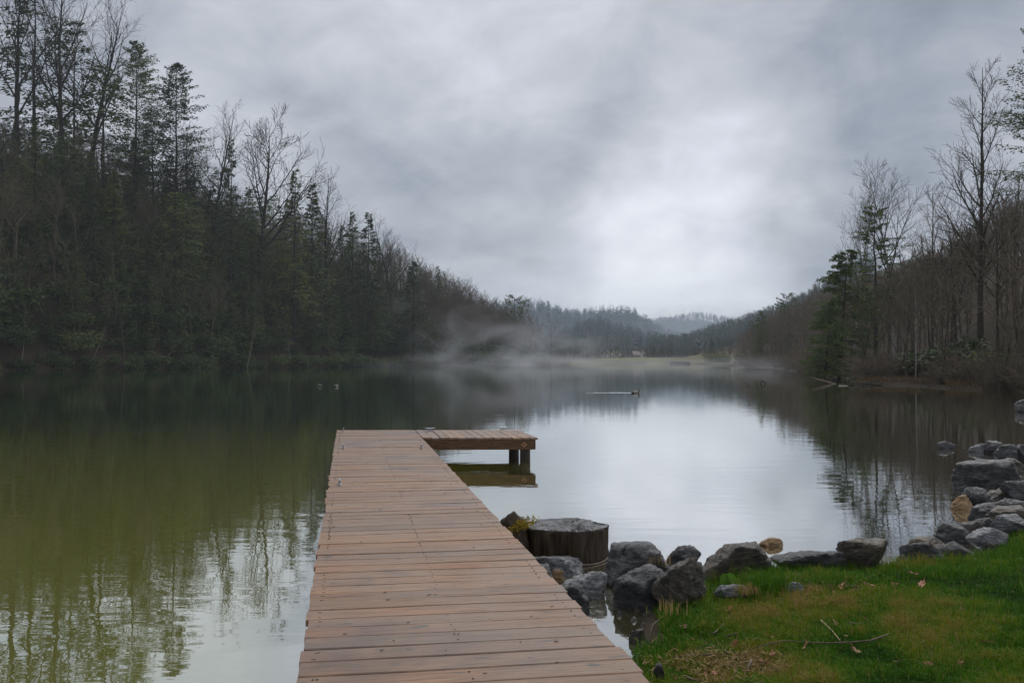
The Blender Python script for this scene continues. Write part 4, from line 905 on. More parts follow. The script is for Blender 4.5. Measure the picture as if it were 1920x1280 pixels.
rock(1306, 1014, 1452, 1092, RB, 'long dark block shaped boulder behind the broad leaved plant', 9, .06, .5, ty=-.08, flat=.08, planes=7)
rock(1424, 1004, 1470, 1024, RT_, 'small tan stone in the water behind the long block shaped boulder', 10, 0, .8)
rock(1450, 1030, 1594, 1078, RK, 'low flat grey boulder between the long block and the pale faced boulder', 11, .08, .55, flat=.1)
rock(1570, 1002, 1664, 1074, RB, 'upright boulder with pale left face at the grass edge', 12, .08, .75, ty=-.15)
rock(1696, 1004, 1776, 1034, RB, 'thin tan topped slab behind the fan shaped dark rock', 13, 0, .6, flat=.08)
rock(1694, 1012, 1778, 1060, RK, 'fan shaped dark slab at the grass edge, left of the square one', 14, .06, .6, ty=.15, planes=8)
rock(1762, 1011, 1818, 1044, RK, 'squarish dark slab at the grass edge', 15, .1, .7, ty=-.06)
rock(1748, 977, 1820, 1016, RK, 'dark wedge boulder with flat grey top at the waterline', 16, 0, .7, ty=.08)
rock(1814, 986, 1890, 1020, RP, 'pale wet slab beside the grass, right of the dark wedge boulder', 17, .12, .7, flat=.1)
rock(1796, 974, 1848, 1000, RB, 'tan streaked slab behind the pale wet slab', 18, .05, .7)
rock(1822, 968, 1876, 992, RK, 'grey slab behind the tan streaked one', 19, .08, .7)
rock(1864, 962, 1932, 994, RP, 'blue grey slab at the right edge above the grass', 20, .14, .7, flat=.1)
rock(1784, 925, 1823, 955, RT_, 'squarish tan stone standing in the water, brightest of the right bank rocks', 21, 0, .8, planes=14)
rock(1806, 912, 1856, 950, RK, 'dark pointed rock just behind the squarish tan stone', 22, .02, .8)
rock(1832, 916, 1892, 944, RB, 'brown ridged rock right of the dark pointed one', 23, .05, .7)
rock(1820, 940, 1890, 976, RK, 'dark triangular rock in front of the tan stone', 24, .04, .8)
rock(1860, 932, 1926, 970, RK, 'flat topped grey rock stack at the right edge', 25, .1, .7)
rock(1784, 860, 1918, 922, RK, 'largest boulder of the right bank, low and long with its foot in the water', 26, 0, .6, ty=-.05)
rock(1870, 903, 1910, 930, RB, 'small brown rock below the right end of the largest right bank boulder', 27, .08, .8)
rock(1886, 898, 1936, 932, RK, 'grey rock cut by the right edge below the largest boulder', 28, .14, .8, ty=.2)
rock(1854, 857, 1932, 884, RB, 'brownish rock behind the right end of the largest boulder', 29, .1, .7)
rock(1850, 825, 1886, 850, RK, 'dark rounded rock, leftmost of three at the far end of the right bank', 30, 0, .8)
rock(1866, 831, 1908, 864, RK, 'blue grey rounded rock, middle of three at the far end of the right bank', 31, 0, .8)
rock(1898, 831, 1940, 862, RK, 'grey rock cut by the right edge, last of three far along the bank', 32, .02, .8)
rock(1818, 830, 1856, 848, RP, 'flat pale rock barely above the water at the far end of the right bank', 33, 0, .6, flat=.1)
rock(1757, 826, 1796, 841, RK, 'lone dark rock in the water off the right bank', 34, 0, .6)
rock(1903, 748, 1934, 772, RK, 'solitary dark rock far off near the right edge', 35, 0, .8)
rock(1842, 945, 1940, 1000, RB, 'mottled brown rock under the slabs at the right edge', 36, .02, .8)
rock(1178, 1174, 1214, 1200, RM, 'small mossy rock at the water edge near the dock', 37, .02, .8)
rock(1224, 1238, 1245, 1254, RK, 'small dark stone in the grass near the dock edge', 38, .14, .8, cat='stone', sub=3)
rock(1336, 1092, 1412, 1108, RP, 'flat grey stone sunk in the grass below the long boulder', 39, .17, .4, flat=.05, cat='stone', sub=3)
rock(1472, 1088, 1508, 1100, RP, 'small pale stone sunk in the grass', 40, .18, .5, flat=.05, cat='stone', sub=3)
for i, (x, y, s_) in enumerate([(1172, 1132, 22), (1196, 1140, 18), (1160, 1150, 14), (1214, 1150, 20), (1186, 1160, 15), (1228, 1138, 16), (1205, 1168, 12), (1690, 1046, 18), (1838, 1016, 22), (1858, 1022, 16), (1300, 1122, 14)]):
    rock(x - s_ / 2, y - s_ * .5, x + s_ / 2, y, RB if i % 2 else RK, 'small stone in the mud at the water edge', 80 + i, .01 if y > 1125 and x < 1240 else .12, .8, cat='stone', group='small stones in the mud', sub=2)

# ================================================================ stumps
M['stumptop'] = rockmat('wet_stump_top', (.022, .020, .018), (.10, .10, .105), (.26, .27, .285), .28)
def stump(name, cx, Yc, rx, ry, z_top, label, seed, slope=0.0, jag=0.0):
    r_ = random.Random(seed); e_ = bpy.data.objects.new(name, None); COL.objects.link(e_); e_.location = (cx, Yc, 0); tag(e_, label, 'stump')
    n = 72; V_ = []; F_ = []
    lv = [(-.5, 1.06), (-.05, 1.03), (.02, 1.0), (z_top * .5, .985), (z_top * .9, .99), (z_top - .012, 1.0), (z_top, .985)]
    rad = [1 + .05 * math.sin(3 * 2 * math.pi * k / n + seed) + .045 * math.sin(5 * 2 * math.pi * k / n + 2) + .03 * math.sin(9 * 2 * math.pi * k / n + 1) + .02 * math.sin(17 * 2 * math.pi * k / n) + .012 * r_.gauss(0, 1) for k in range(n)]
    for z, s_ in lv:
        for k in range(n):
            a_ = 2 * math.pi * k / n; q = rad[k] * s_ * (1 + .022 * r_.gauss(0, 1) + .05 * mnoise.noise(Vector((math.cos(a_) * 2.5, math.sin(a_) * 2.5, z * 5 + seed)))); x = math.cos(a_) * rx * q; y = math.sin(a_) * ry * q
            V_.append((x, y, z + (slope * y + jag * mnoise.noise(Vector((x * 5, y * 5, seed)))) * (z > z_top * .7)))
    for i in range(len(lv) - 1):
        for k in range(n): F_.append((i * n + k, i * n + (k + 1) % n, (i + 1) * n + (k + 1) % n, (i + 1) * n + k))
    mb = MB(); mb.add(V_, F_); ob('bark', mb.mesh('bark', M['stumpbark'], True), e_)
    V2 = []; F2 = []; nrg = 16
    for i in range(nrg + 1):
        s_ = 1 - i / nrg
        for k in range(n):
            a_ = 2 * math.pi * k / n; x = math.cos(a_) * rx * rad[k] * s_ * .985; y = math.sin(a_) * ry * rad[k] * s_ * .985
            dz = -.10 * max(0, mnoise.fractal(Vector((x * 4.2, y * 4.2, seed)), 1, 2, 4) * 2.2) * min(1, (1 - s_) * 6) + jag * mnoise.noise(Vector((x * 5, y * 5, seed))) - .012 * (1 - s_)
            V2.append((x, y, z_top + slope * y + dz))
    for i in range(nrg):
        for k in range(n): F2.append((i * n + k, i * n + (k + 1) % n, (i + 1) * n + (k + 1) % n, (i + 1) * n + k))
    mb = MB(); mb.add(V2, F2); ob('cut_top', mb.mesh('cut_top', M['stumptop'], True), e_); return e_
M['stumpbark'] = simple('stump_bark', (.010, .007, .004), (.085, .055, .030), 6, .45, .9, stretch=(5, 5, .5), bdist=.02, lohi=(.35, .72))
sx, sy = (1063 - CX) / FPX * 9.35, 9.35
st1 = stump('tree_stump', sx, sy, .372, .48, .30, 'big round cut tree stump with hollowed wet top standing in the water', 3, slope=-.03)
wl = MB(); wl.tube([(math.cos(a_) * .395, math.sin(a_) * .505, .03 + .02 * math.sin(a_ * 2)) for a_ in [i * 2 * math.pi / 40 for i in range(41)]], .006, 5); wl.tube([(.39, -.1, .03), (.5, -.16, .08), (.62, -.2, .03)], .004, 5)
ob('wire_loop', wl.mesh('wire_loop', simple('old_wire', (.12, .09, .07), (.3, .25, .2), 10, .6)), st1, (0, 0, 0))
Y_ = 9.75; st2 = rock(930, 957, 998, 1052, M['stumpbark'], 'x', 47, 0, .9, planes=9); st2.name = 'broken_stump'; tag(st2, 'small dark broken stump topped with moss between the dock and the big stump', 'stump')
mm = MB(); r_ = random.Random(9)
for i in range(900):
    px = r_.gauss(972, 13); py = 988 - (px - 972) * .35 + r_.gauss(0, 6); Yq = 9.15 + r_.uniform(-.05, .25); x = (px - CX) / FPX * Yq; z = CAMZ - (py - HZ) / FPX * Yq
    d = Vector((r_.gauss(0, .7), r_.gauss(0, .7) - .4, r_.gauss(.3, .6))).normalized(); leafq(mm, Vector((x, Yq, z)), d, Vector((0, -1, .4)), r_.uniform(.02, .05), .010, r_.random())
M['moss'] = foliage('yellow_moss', (.10, .12, .01), (.42, .33, .02), obvar=0)
o_ = ob('moss_clump', mm.mesh('moss_clump', M['moss'])); tag(o_, 'yellow green moss clump spilling over the small dark stump', 'moss')

# ================================================================ lawn
m, t, b, o = mat('grass_blades')
a = t.nodes.new('ShaderNodeAttribute'); a.attribute_name = 'tint'
r_n = t.nodes.new('ShaderNodeValToRGB'); t.links.new(a.outputs['Fac'], r_n.inputs[0]); e_ = r_n.color_ramp.elements
e_[0].position = 0; e_[0].color = (.018, .055, .004, 1); e_[1].position = 1; e_[1].color = (.36, .24, .12, 1)
for p_, c_ in ((.3, (.048, .145, .006)), (.52, (.115, .20, .009)), (.70, (.22, .20, .022)), (.86, (.27, .19, .06))): q = e_.new(p_); q.color = (*c_, 1)
t.links.new(r_n.outputs[0], b.inputs['Base Color']); b.inputs['Roughness'].default_value = .6; b.inputs['Specular IOR Level'].default_value = .15
tr_ = t.nodes.new('ShaderNodeBsdfTranslucent'); t.links.new(r_n.outputs[0], tr_.inputs[0]); ms = t.nodes.new('ShaderNodeMixShader'); ms.inputs[0].default_value = .3; t.links.new(b.outputs[0], ms.inputs[1]); t.links.new(tr_.outputs[0], ms.inputs[2]); t.links.new(ms.outputs[0], o.inputs[0]); M['grass'] = m
def blades(n, X, Y, Z, Ls, Ws, T, rs, lean=.5):
    az_ = rs.uniform(0, 6.28, n); ln = np.abs(rs.normal(0, lean, n)); fx, fy = np.cos(az_), np.sin(az_); sxx, syy = -fy, fx
    base = np.stack([X, Y, Z - .004], 1); side = np.stack([sxx, syy, 0 * sxx], 1) * (Ws / 2)[:, None]
    mid = base + np.stack([fx * ln * Ls * .3, fy * ln * Ls * .3, Ls * .55], 1); tip = base + np.stack([fx * ln * Ls * 1.0, fy * ln * Ls * 1.0, Ls * .55 + Ls * .45 * (1 - np.clip(ln, 0, .9))], 1)
    V_ = np.stack([base - side, base + side, mid + side * .8, mid - side * .8, tip + side * .1, tip - side * .1], 1).reshape(-1, 3)
    i0 = np.arange(n)[:, None] * 6; F_ = np.concatenate([i0 + np.array([0, 1, 2, 3]), i0 + np.array([3, 2, 4, 5])], 1).reshape(-1, 4)
    return V_, F_, np.repeat(T, 6)
rs = np.random.RandomState(31); n = 330000
px = rs.uniform(1110, 2150, n); py = rs.uniform(950, 1420, n) ; Y = FPX * (CAMZ - .2) / (py - HZ); X = (px - CX) / FPX * Y
D = seg_dist(np.stack([X, Y], 1)); lxp, lyp = (X - DO.x) * math.cos(TH0) + (Y - DO.y) * math.sin(TH0), 0
edge = vnoise(X, Y, 3.0, 4) * .35
dead = np.exp(-(((px - 1360) / 130) ** 2 + ((py - 1205) / 34) ** 2)) + .6 * np.exp(-(((px - 1560) / 90) ** 2 + ((py - 1085) / 14) ** 2)) + .45 * np.exp(-(((px - 1290) / 60) ** 2 + ((py - 1165) / 22) ** 2))
dead = dead * (1 + 1.2 * vnoise(X, Y, 5.0, 8))
keep = (D > .10 + edge * .5) & (lxp > DW - .02) & (rs.random(n) > np.clip(dead * .75, 0, .8))
X, Y, D, dead, px, py = X[keep], Y[keep], D[keep], dead[keep], px[keep], py[keep]; n = len(X)
cl_ = vnoise(X, Y, 1.1, 6) * .35 + vnoise(X, Y, 2.2, 1) * .4 + vnoise(X, Y, 6.5, 2) * .3 + vnoise(X, Y, 17, 3) * .2
T = np.clip(.34 + cl_ * 1.25 + rs.normal(0, .10, n) + dead * .55 + (rs.random(n) < .05) * .5, 0, 1)
Ls = (.028 + .045 * rs.random(n)) * (1 + 1.9 * np.clip(cl_, -.4, 1)) * (1 - .4 * np.clip(dead, 0, 1)) * (1 + .9 * np.exp(-((D - .25) / .2) ** 2) * (rs.random(n) < .5)); Ws = .0035 + .003 * rs.random(n)
# long tufts at the feet of the boulders
tp_ = []
for (cx_, cy_, sx_, sy_, k_, l_) in [(1425, 1088, 28, 7, 900, .20), (1380, 1090, 22, 6, 400, .12), (1300, 1132, 30, 8, 500, .10), (1560, 1082, 26, 6, 500, .11), (1500, 1082, 30, 5, 400, .11), (1640, 1078, 30, 6, 300, .08), (1210, 1180, 18, 12, 400, .09), (1185, 1215, 14, 12, 350, .09), (1770, 1055, 50, 5, 500, .09), (1880, 1015, 40, 8, 700, .10)]:
    a1 = rs.normal(cx_, sx_, k_); a2 = rs.normal(cy_, sy_, k_); yy_ = FPX * (CAMZ - .2) / (a2 - HZ); tp_.append((np.array((a1 - CX) / FPX * yy_), yy_, np.full(k_, l_) * rs.uniform(.5, 1.2, k_)))
TX = np.concatenate([q[0] for q in tp_]); TY = np.concatenate([q[1] for q in tp_]); TL = np.concatenate([q[2] for q in tp_]); kk = seg_dist(np.stack([TX, TY], 1)) > .0; TX, TY, TL = TX[kk], TY[kk], TL[kk]
X = np.concatenate([X, TX]); Y = np.concatenate([Y, TY]); Ls = np.concatenate([Ls, TL]); Ws = np.concatenate([Ws, np.full(len(TX), .006)]); T = np.concatenate([T, np.clip(rs.normal(.33, .12, len(TX)), 0, 1)]); n = len(X)
Z = height(X, Y)
Vg, Fg, Tg = blades(n, X, Y, Z, Ls, Ws, T, rs)
o_ = ob('grass', np_mesh('grass', Vg, Fg, M['grass'], tint=Tg)); tag(o_, 'short green lawn with yellowed and dead patches on the bank', 'grass', kind='stuff')
M['sedge'] = foliage('dry_sedge', (.022, .022, .008), (.15, .105, .045), obvar=0, trans=.15)
k_ = 9000; bpx = rs.uniform(1545, 1960, k_); bY = np.interp(bpx, [1545, 1560, 1600, 1720, 1800, 1920, 1960], [102, 96, 76, 68, 61, 48, 46]) + rs.uniform(-1, 9, k_); bX = (bpx - CX) / FPX * bY; bD = seg_dist(np.stack([bX, bY], 1)); kk = (bD > .05) & (bD < 7) & (vnoise(bX, bY, .8, 3) > -.25)
bX, bY = bX[kk], bY[kk]; k_ = len(bX); Vg, Fg, Tg = blades(k_, bX, bY, height(bX, bY), rs.uniform(.2, .65, k_), rs.uniform(.012, .03, k_), np.clip(rs.normal(.66, .2, k_) + vnoise(bX, bY, .25, 4) * .8, 0, 1), rs, .5)
o_ = ob('bank_grass', np_mesh('bank_grass', Vg, Fg, M['sedge'], tint=Tg)); tag(o_, 'tangle of dry and green grass along the foot of the right bank', 'grass', kind='stuff')
# dry tufts
def tuft(px, py, zb, n, ln, tint, label, name='dry_grass_tuft', cat='tuft', sp=.05, Yo=0):
    rs_ = np.random.RandomState(int(px)); Y_ = FPX * (CAMZ - zb) / (py - HZ) + Yo; x_ = (px - CX) / FPX * Y_
    V_, F_, T_ = blades(n, rs_.normal(0, sp, n), rs_.normal(0, sp, n), np.zeros(n), rs_.uniform(.5, 1.1, n) * ln, np.full(n, .006), np.clip(rs_.normal(tint, .08, n), 0, 1), rs_, .45)
    o_ = ob(name, np_mesh(name, V_, F_, M['grass'], tint=T_), loc=(x_, Y_, zb)); tag(o_, label, cat)
tuft(1236, 1056, .20, 22, .13, .93, 'dry orange brown grass tuft growing between the grey boulders')
tuft(1258, 1140, .12, 28, .14, .97, 'dry brown roots and grass hanging beside the slanted boulder', Yo=-.05)
tuft(1395, 1108, .17, 120, .09, .88, 'dry straw tuft in front of the long block shaped boulder')
# broad leaved plant
M['leafy'] = foliage('broad_leaf', (.04, .13, .015), (.09, .26, .03), obvar=0)
Y_ = 8.3; e_ = bpy.data.objects.new('broad_leaved_plant', None); COL.objects.link(e_); px_, py_ = at_px(1362, 1092, .18); e_.location = (px_, py_, gh(px_, py_)); tag(e_, 'small plant with two broad green leaves in front of the long boulder', 'plant')
for i, (a_, s_, zz_) in enumerate([(2.5, .11, .13), (.6, .10, .14), (-.5, .08, .04), (3.6, .06, .05)]):
    mb = MB(); n_ = 12; c = Vector((math.cos(a_) * .04, -.02, zz_)); V_ = [tuple(c)]; 
    for k in range(n_): 
        q = 2 * math.pi * k / n_; rr_ = s_ * .5 * (1 - .25 * math.cos(q)); V_.append((c.x + math.cos(q) * rr_ * math.cos(a_) * 1.0 - math.sin(q) * rr_ * .12, c.y - .02 * math.cos(q), c.z + math.sin(q) * rr_ + .0 * k))
    mb.add(V_, [(0, 1 + k, 1 + (k + 1) % n_) for k in range(n_)], .4 + .2 * i); mb.tube([(0, 0, 0), tuple(c)], [.004, .003], 4, .3); ob('leaf', mb.mesh('leaf', M['leafy'], True), e_)

# ---------------------------------------------------------------- twigs, sticks and dead leaves
M['stick'] = simple('dry_stick', (.05, .035, .025), (.19, .14, .10), 14, .8, .4)
M['palestick'] = simple('pale_stick', (.30, .22, .12), (.5, .4, .24), 14, .8, .4)
def stick(pts_px, rad, label, mt='stick', name='stick', lift=.03, forks=()):
    P = []
    for (x, y) in pts_px:
        X_, Y_ = at_px(x, y, .2); P.append(Vector((X_, Y_, max(gh(X_, Y_), .02) + lift)))
    o0 = P[0].copy(); mb = MB(); n_ = len(P); mb.tube([p - o0 for p in P], [rad * (1 - .6 * i / (n_ - 1)) for i in range(n_)], 6, cap=True)
    for fk in forks:
        Q = []
        for (x, y) in fk: X_, Y_ = at_px(x, y, .2); Q.append(Vector((X_, Y_, gh(X_, Y_) + lift)) - o0)
        mb.tube(Q, [rad * .6, rad * .4, rad * .25][:len(Q)] + [rad * .2] * max(0, len(Q) - 3), 5, cap=True)
    o_ = ob(name, mb.mesh(name, M[mt], True), loc=o0); tag(o_, label, 'stick')
stick([(1664, 1176), (1630, 1185), (1590, 1186), (1540, 1184), (1500, 1180), (1466, 1176), (1440, 1180), (1400, 1188)], .006, 'longest dark twig lying in a slow curve across the grass', lift=.045)
stick([(1260, 1187), (1310, 1187), (1360, 1188), (1395, 1190)], .007, 'straight thin twig at the top of the bare patch')
stick([(1386, 1122), (1366, 1126), (1352, 1140), (1340, 1150), (1330, 1153)], .009, 'forked twig in the grass below the slanted boulder', forks=[[(1366, 1126), (1356, 1130), (1346, 1133)]])
stick([(1202, 1268), (1212, 1260), (1220, 1255), (1242, 1254)], .008, 'pale forked stick near the dock edge at the bottom', 'palestick')
stick([(1206, 1282), (1222, 1274), (1238, 1263)], .008, 'yellow straw stick at the dock edge', 'palestick')
stick([(1286, 1228), (1300, 1234), (1318, 1236)], .009, 'short brown stick below the bare patch')
stick([(1406, 1202), (1402, 1212), (1396, 1226)], .008, 'short stick standing askew in the grass right of the bare patch')
stick([(1536, 1143), (1556, 1160), (1572, 1178)], .007, 'thin pale twig slanting above the longest twig', 'palestick')
stick([(1670, 1154), (1690, 1162), (1718, 1164)], .013, 'dark wet stick in the grass right of the lawn middle')
stick([(1588, 1150), (1604, 1153), (1614, 1152)], .009, 'small dark stick above the end of the longest twig')
stick([(1360, 1158), (1372, 1156), (1381, 1154)], .009, 'short thick grey stick in the green grass', 'stick')
stick([(1440, 1078), (1455, 1068), (1470, 1066), (1490, 1072)], .008, 'thin brown twig beside the low flat boulder')
stick([(1535, 1080), (1560, 1084), (1590, 1092), (1610, 1094)], .012, 'brown stick among dead leaves below the pale faced boulder')
stick([(1156, 1204), (1150, 1190), (1154, 1175), (1157, 1163)], .006, 'thin dark stem rising from the inlet beside the dock', lift=.02)
stick([(1240, 1115), (1222, 1128), (1216, 1150)], .006, 'thin brown root stem at the foot of the front boulder')
M['deadleaf'] = foliage('dead_leaf', (.16, .07, .03), (.42, .24, .13), obvar=.3, trans=.1)
r_ = random.Random(44)
def leaf_mesh(seed):
    q_ = random.Random(seed); mb = MB(); n_ = 14; V_ = [(0, 0, .008)]
    for k in range(n_):
        a_ = 2 * math.pi * k / n_; rr_ = (1 if k % 2 == 0 else .62) * q_.uniform(.8, 1.1); V_.append((math.cos(a_) * rr_ * .045, math.sin(a_) * rr_ * .028, q_.uniform(0, .022)))
    mb.add(V_, [(0, 1 + k, 1 + (k + 1) % n_) for k in range(n_)], q_.random()); mb.tube([(.04, 0, .01), (.07, .01, .02)], [.0018, .0012], 4, .2); return mb.mesh('dead_leaf', M['deadleaf'])
LM = [leaf_mesh(i) for i in range(4)]
lf = [(1510, 1186, 'upright reddish brown leaf just below the longest twig'), (1280, 1140, 'crumpled brown leaf beside the foot of the slanted boulder'), (1296, 1132, 'star shaped brown leaf below the slanted boulder'), (1366, 1118, 'dark red leaf on the forked twig'), (1725, 1092, 'long yellow leaf in the grass below the square slab'), (1460, 1078, 'brown leaf beside the low flat boulder'), (1710, 1068, 'small orange leaf at the foot of the fan shaped slab'), (1600, 1200, 'pale curled leaf in the lower middle of the lawn')]
for i, (x, y, lb) in enumerate(lf):
    X_, Y_ = at_px(x, y, .2); o_ = ob('dead_leaf', LM[i % 4], loc=(X_, Y_, gh(X_, Y_) + .04), rz=r_.random() * 6.28, sc=1.1); o_.rotation_euler = (r_.gauss(0, .5), r_.gauss(0, .5), r_.random() * 6.28); tag(o_, lb, 'leaf')
for i in range(96):
    if i < 46: x, y, lb, gp = r_.gauss(1575, 60), r_.gauss(1088, 9), 'small brown leaf in the litter strip under the low boulders', 'leaves in the litter strip'
    else: x, y, lb, gp = r_.uniform(1240, 1900), r_.uniform(1110, 1275), 'small brown leaf scattered on the open lawn', 'leaves scattered on the lawn'
    X_, Y_ = at_px(x, y, .2); o_ = ob('dead_leaf', LM[i % 4], loc=(X_, Y_, gh(X_, Y_) + .03), sc=r_.uniform(.35, .85)); o_.rotation_euler = (r_.gauss(0, .4), r_.gauss(0, .4), r_.random() * 6.28); tag(o_, lb, 'leaf', gp)
# straw and chips of the bare patch: one loose litter
mb = MB()
for i in range(900):
    x = r_.gauss(1365, 75); y = r_.gauss(1206, 17); X_, Y_ = at_px(x, y, .2); z = gh(X_, Y_) if i % 40 == 0 else z; a_ = r_.random() * 3.14; l_ = r_.uniform(.015, .06); q = Vector((X_, Y_, z + r_.uniform(.005, .03)))
    mb.tube([q, q + Vector((math.cos(a_) * l_, math.sin(a_) * l_, r_.gauss(0, .01)))], [.003, .002], 3, r_.uniform(.8, 1))
o_ = ob('straw_litter', mb.mesh('straw_litter', M['grass'])); tag(o_, 'dry straw and chips on the bare patch of lawn', 'litter', kind='stuff')
# bits lying on the deck
mb = MB()
for i in range(60):
    x = r_.uniform(.05, DW - .05); y = -r_.uniform(5, 15.8); a_ = r_.gauss(.3, .5); l_ = r_.uniform(.006, .03); X_, Y_ = wpos(x, y); q = Vector((X_, Y_, DECKZ + .004))
    mb.tube([q, q + Vector((math.cos(a_) * l_, math.sin(a_) * l_, .002))], [.0025, .0015], 4)
o_ = ob('debris_bits', mb.mesh('debris_bits', M['darkbark'])); tag(o_, 'tiny dark bits of bark scattered over the dock planks', 'debris', kind='stuff')

# ================================================================ fallen branches and sticks standing in the water
def wpt(px, py, z, Y): return ((px - CX) / FPX * Y, Y, CAMZ - (py - HZ) / FPX * Y if z is None else z)
fb = MB(); Yb = 74.5
def fbt(pp, r0, r1, Y0=None):
    P = [wpt(x, y, None, Yb if Y0 is None else Y0) for x, y in pp]; k = len(P); fb.tube(P, [r0 + (r1 - r0) * i / (k - 1) for i in range(k)], 6, r_.random())
fbt([(1580, 726), (1562, 720), (1545, 714), (1532, 711), (1521, 707)], .14, .04); fbt([(1555, 718), (1556, 713), (1557, 711)], .05, .02); fbt([(1545, 714), (1538, 718)], .04, .02)
fbt([(1600, 722), (1580, 720), (1562, 722), (1548, 721)], .07, .03)
o_ = ob('fallen_branch', fb.mesh('fallen_branch', M['stick'], True)); tag(o_, 'long crooked fallen branch poking left out of the water off the right bank', 'branch')
fb = MB(); fbt([(1672, 732), (1640, 730.5), (1610, 728), (1585, 724), (1572, 723)], .10, .06, 68.5); o_ = ob('fallen_log', fb.mesh('fallen_log', M['palebark'], True)); tag(o_, 'pale bleached log lying flat on the water at the fallen branches', 'log')
fb = MB()
for i in range(26):
    x = r_.uniform(1578, 1640); y = r_.uniform(716, 727); Yq = r_.uniform(69, 75); a_ = r_.uniform(-.5, .5); l_ = r_.uniform(14, 40)
    fb.tube([wpt(x, y, None, Yq), wpt(x + l_ * .5 * math.cos(a_), y - l_ * .5 * math.sin(a_) * .3 + r_.gauss(0, 1), None, Yq + .3), wpt(x + l_ * math.cos(a_), y - l_ * math.sin(a_) * .3, None, Yq + .6)], [r_.uniform(.03, .09), .05, .02], 5, r_.random())
o_ = ob('driftwood_pile', fb.mesh('driftwood_pile', M['bark'], True)); tag(o_, 'heap of grey driftwood between the fallen branch and the bank', 'driftwood', kind='stuff')
def wstick(pts, r0, label):
    mb = MB(); P = [Vector(wpt(x, y, None, Yq)) for x, y, Yq in pts]; o0 = Vector((P[0].x, P[0].y, 0)); mb.tube([p - o0 for p in P], [r0] * (len(P) - 1) + [r0 * .5], 6, cap=True); o_ = ob('water_stick', mb.mesh('water_stick', M['darkbark'], True), loc=o0); tag(o_, label, 'stick')
Yq = 3436 / (721.5 - HZ)
wstick([(1404, 722.5, Yq), (1403, 720, Yq), (1401, 718.6, Yq), (1397.5, 717.8, Yq)], .02, 'leftmost bent stick standing in the water mirrored as a hook'); wstick([(1404, 722.5, Yq), (1402.5, 719.8, Yq), (1400, 718.3, Yq)], .014, 'short second stem close behind the hooked stick')
Yq = 3436 / (719.5 - HZ)
wstick([(1417, 720.5, Yq), (1418, 717.5, Yq), (1416.5, 716, Yq), (1419.5, 713.5, Yq), (1421, 712, Yq)], .014, 'thin wavy twig in the water between the hook and the loop')
wstick([(1426.5, 720.5, Yq), (1426.6, 717, Yq), (1428.5, 714.8, Yq), (1432, 715.2, Yq), (1434.5, 717.6, Yq), (1435.3, 720.5, Yq)], .030, 'arched stick in the water mirrored as a closed loop')
wstick([(1427.5, 716, Yq), (1426, 713, Yq), (1425.4, 710.2, Yq)], .012, 'thin upright sprig rising from the arched stick')
# debris at foot of the right bank
for i in range(14):
    px = r_.uniform(1470, 1560); Yq = np.interp(px, [1404, 1508, 1560], [229, 143, 98]) - r_.uniform(.5, 3); mb = MB(); L_ = r_.uniform(2, 6); mb.tube([(0, 0, .05), (L_ * .5, .3, .18 + r_.random() * .3), (L_, .5, .1)], [.09, .07, .03], 5, cap=True)
    o_ = ob('driftwood', mb.mesh('driftwood', M['bark'], True), loc=((px - CX) / FPX * Yq, Yq, 0), rz=r_.uniform(-.3, .3)); tag(o_, 'grey driftwood limb at the waterline below the far right woods', 'driftwood', 'driftwood limbs along the far right waterline')

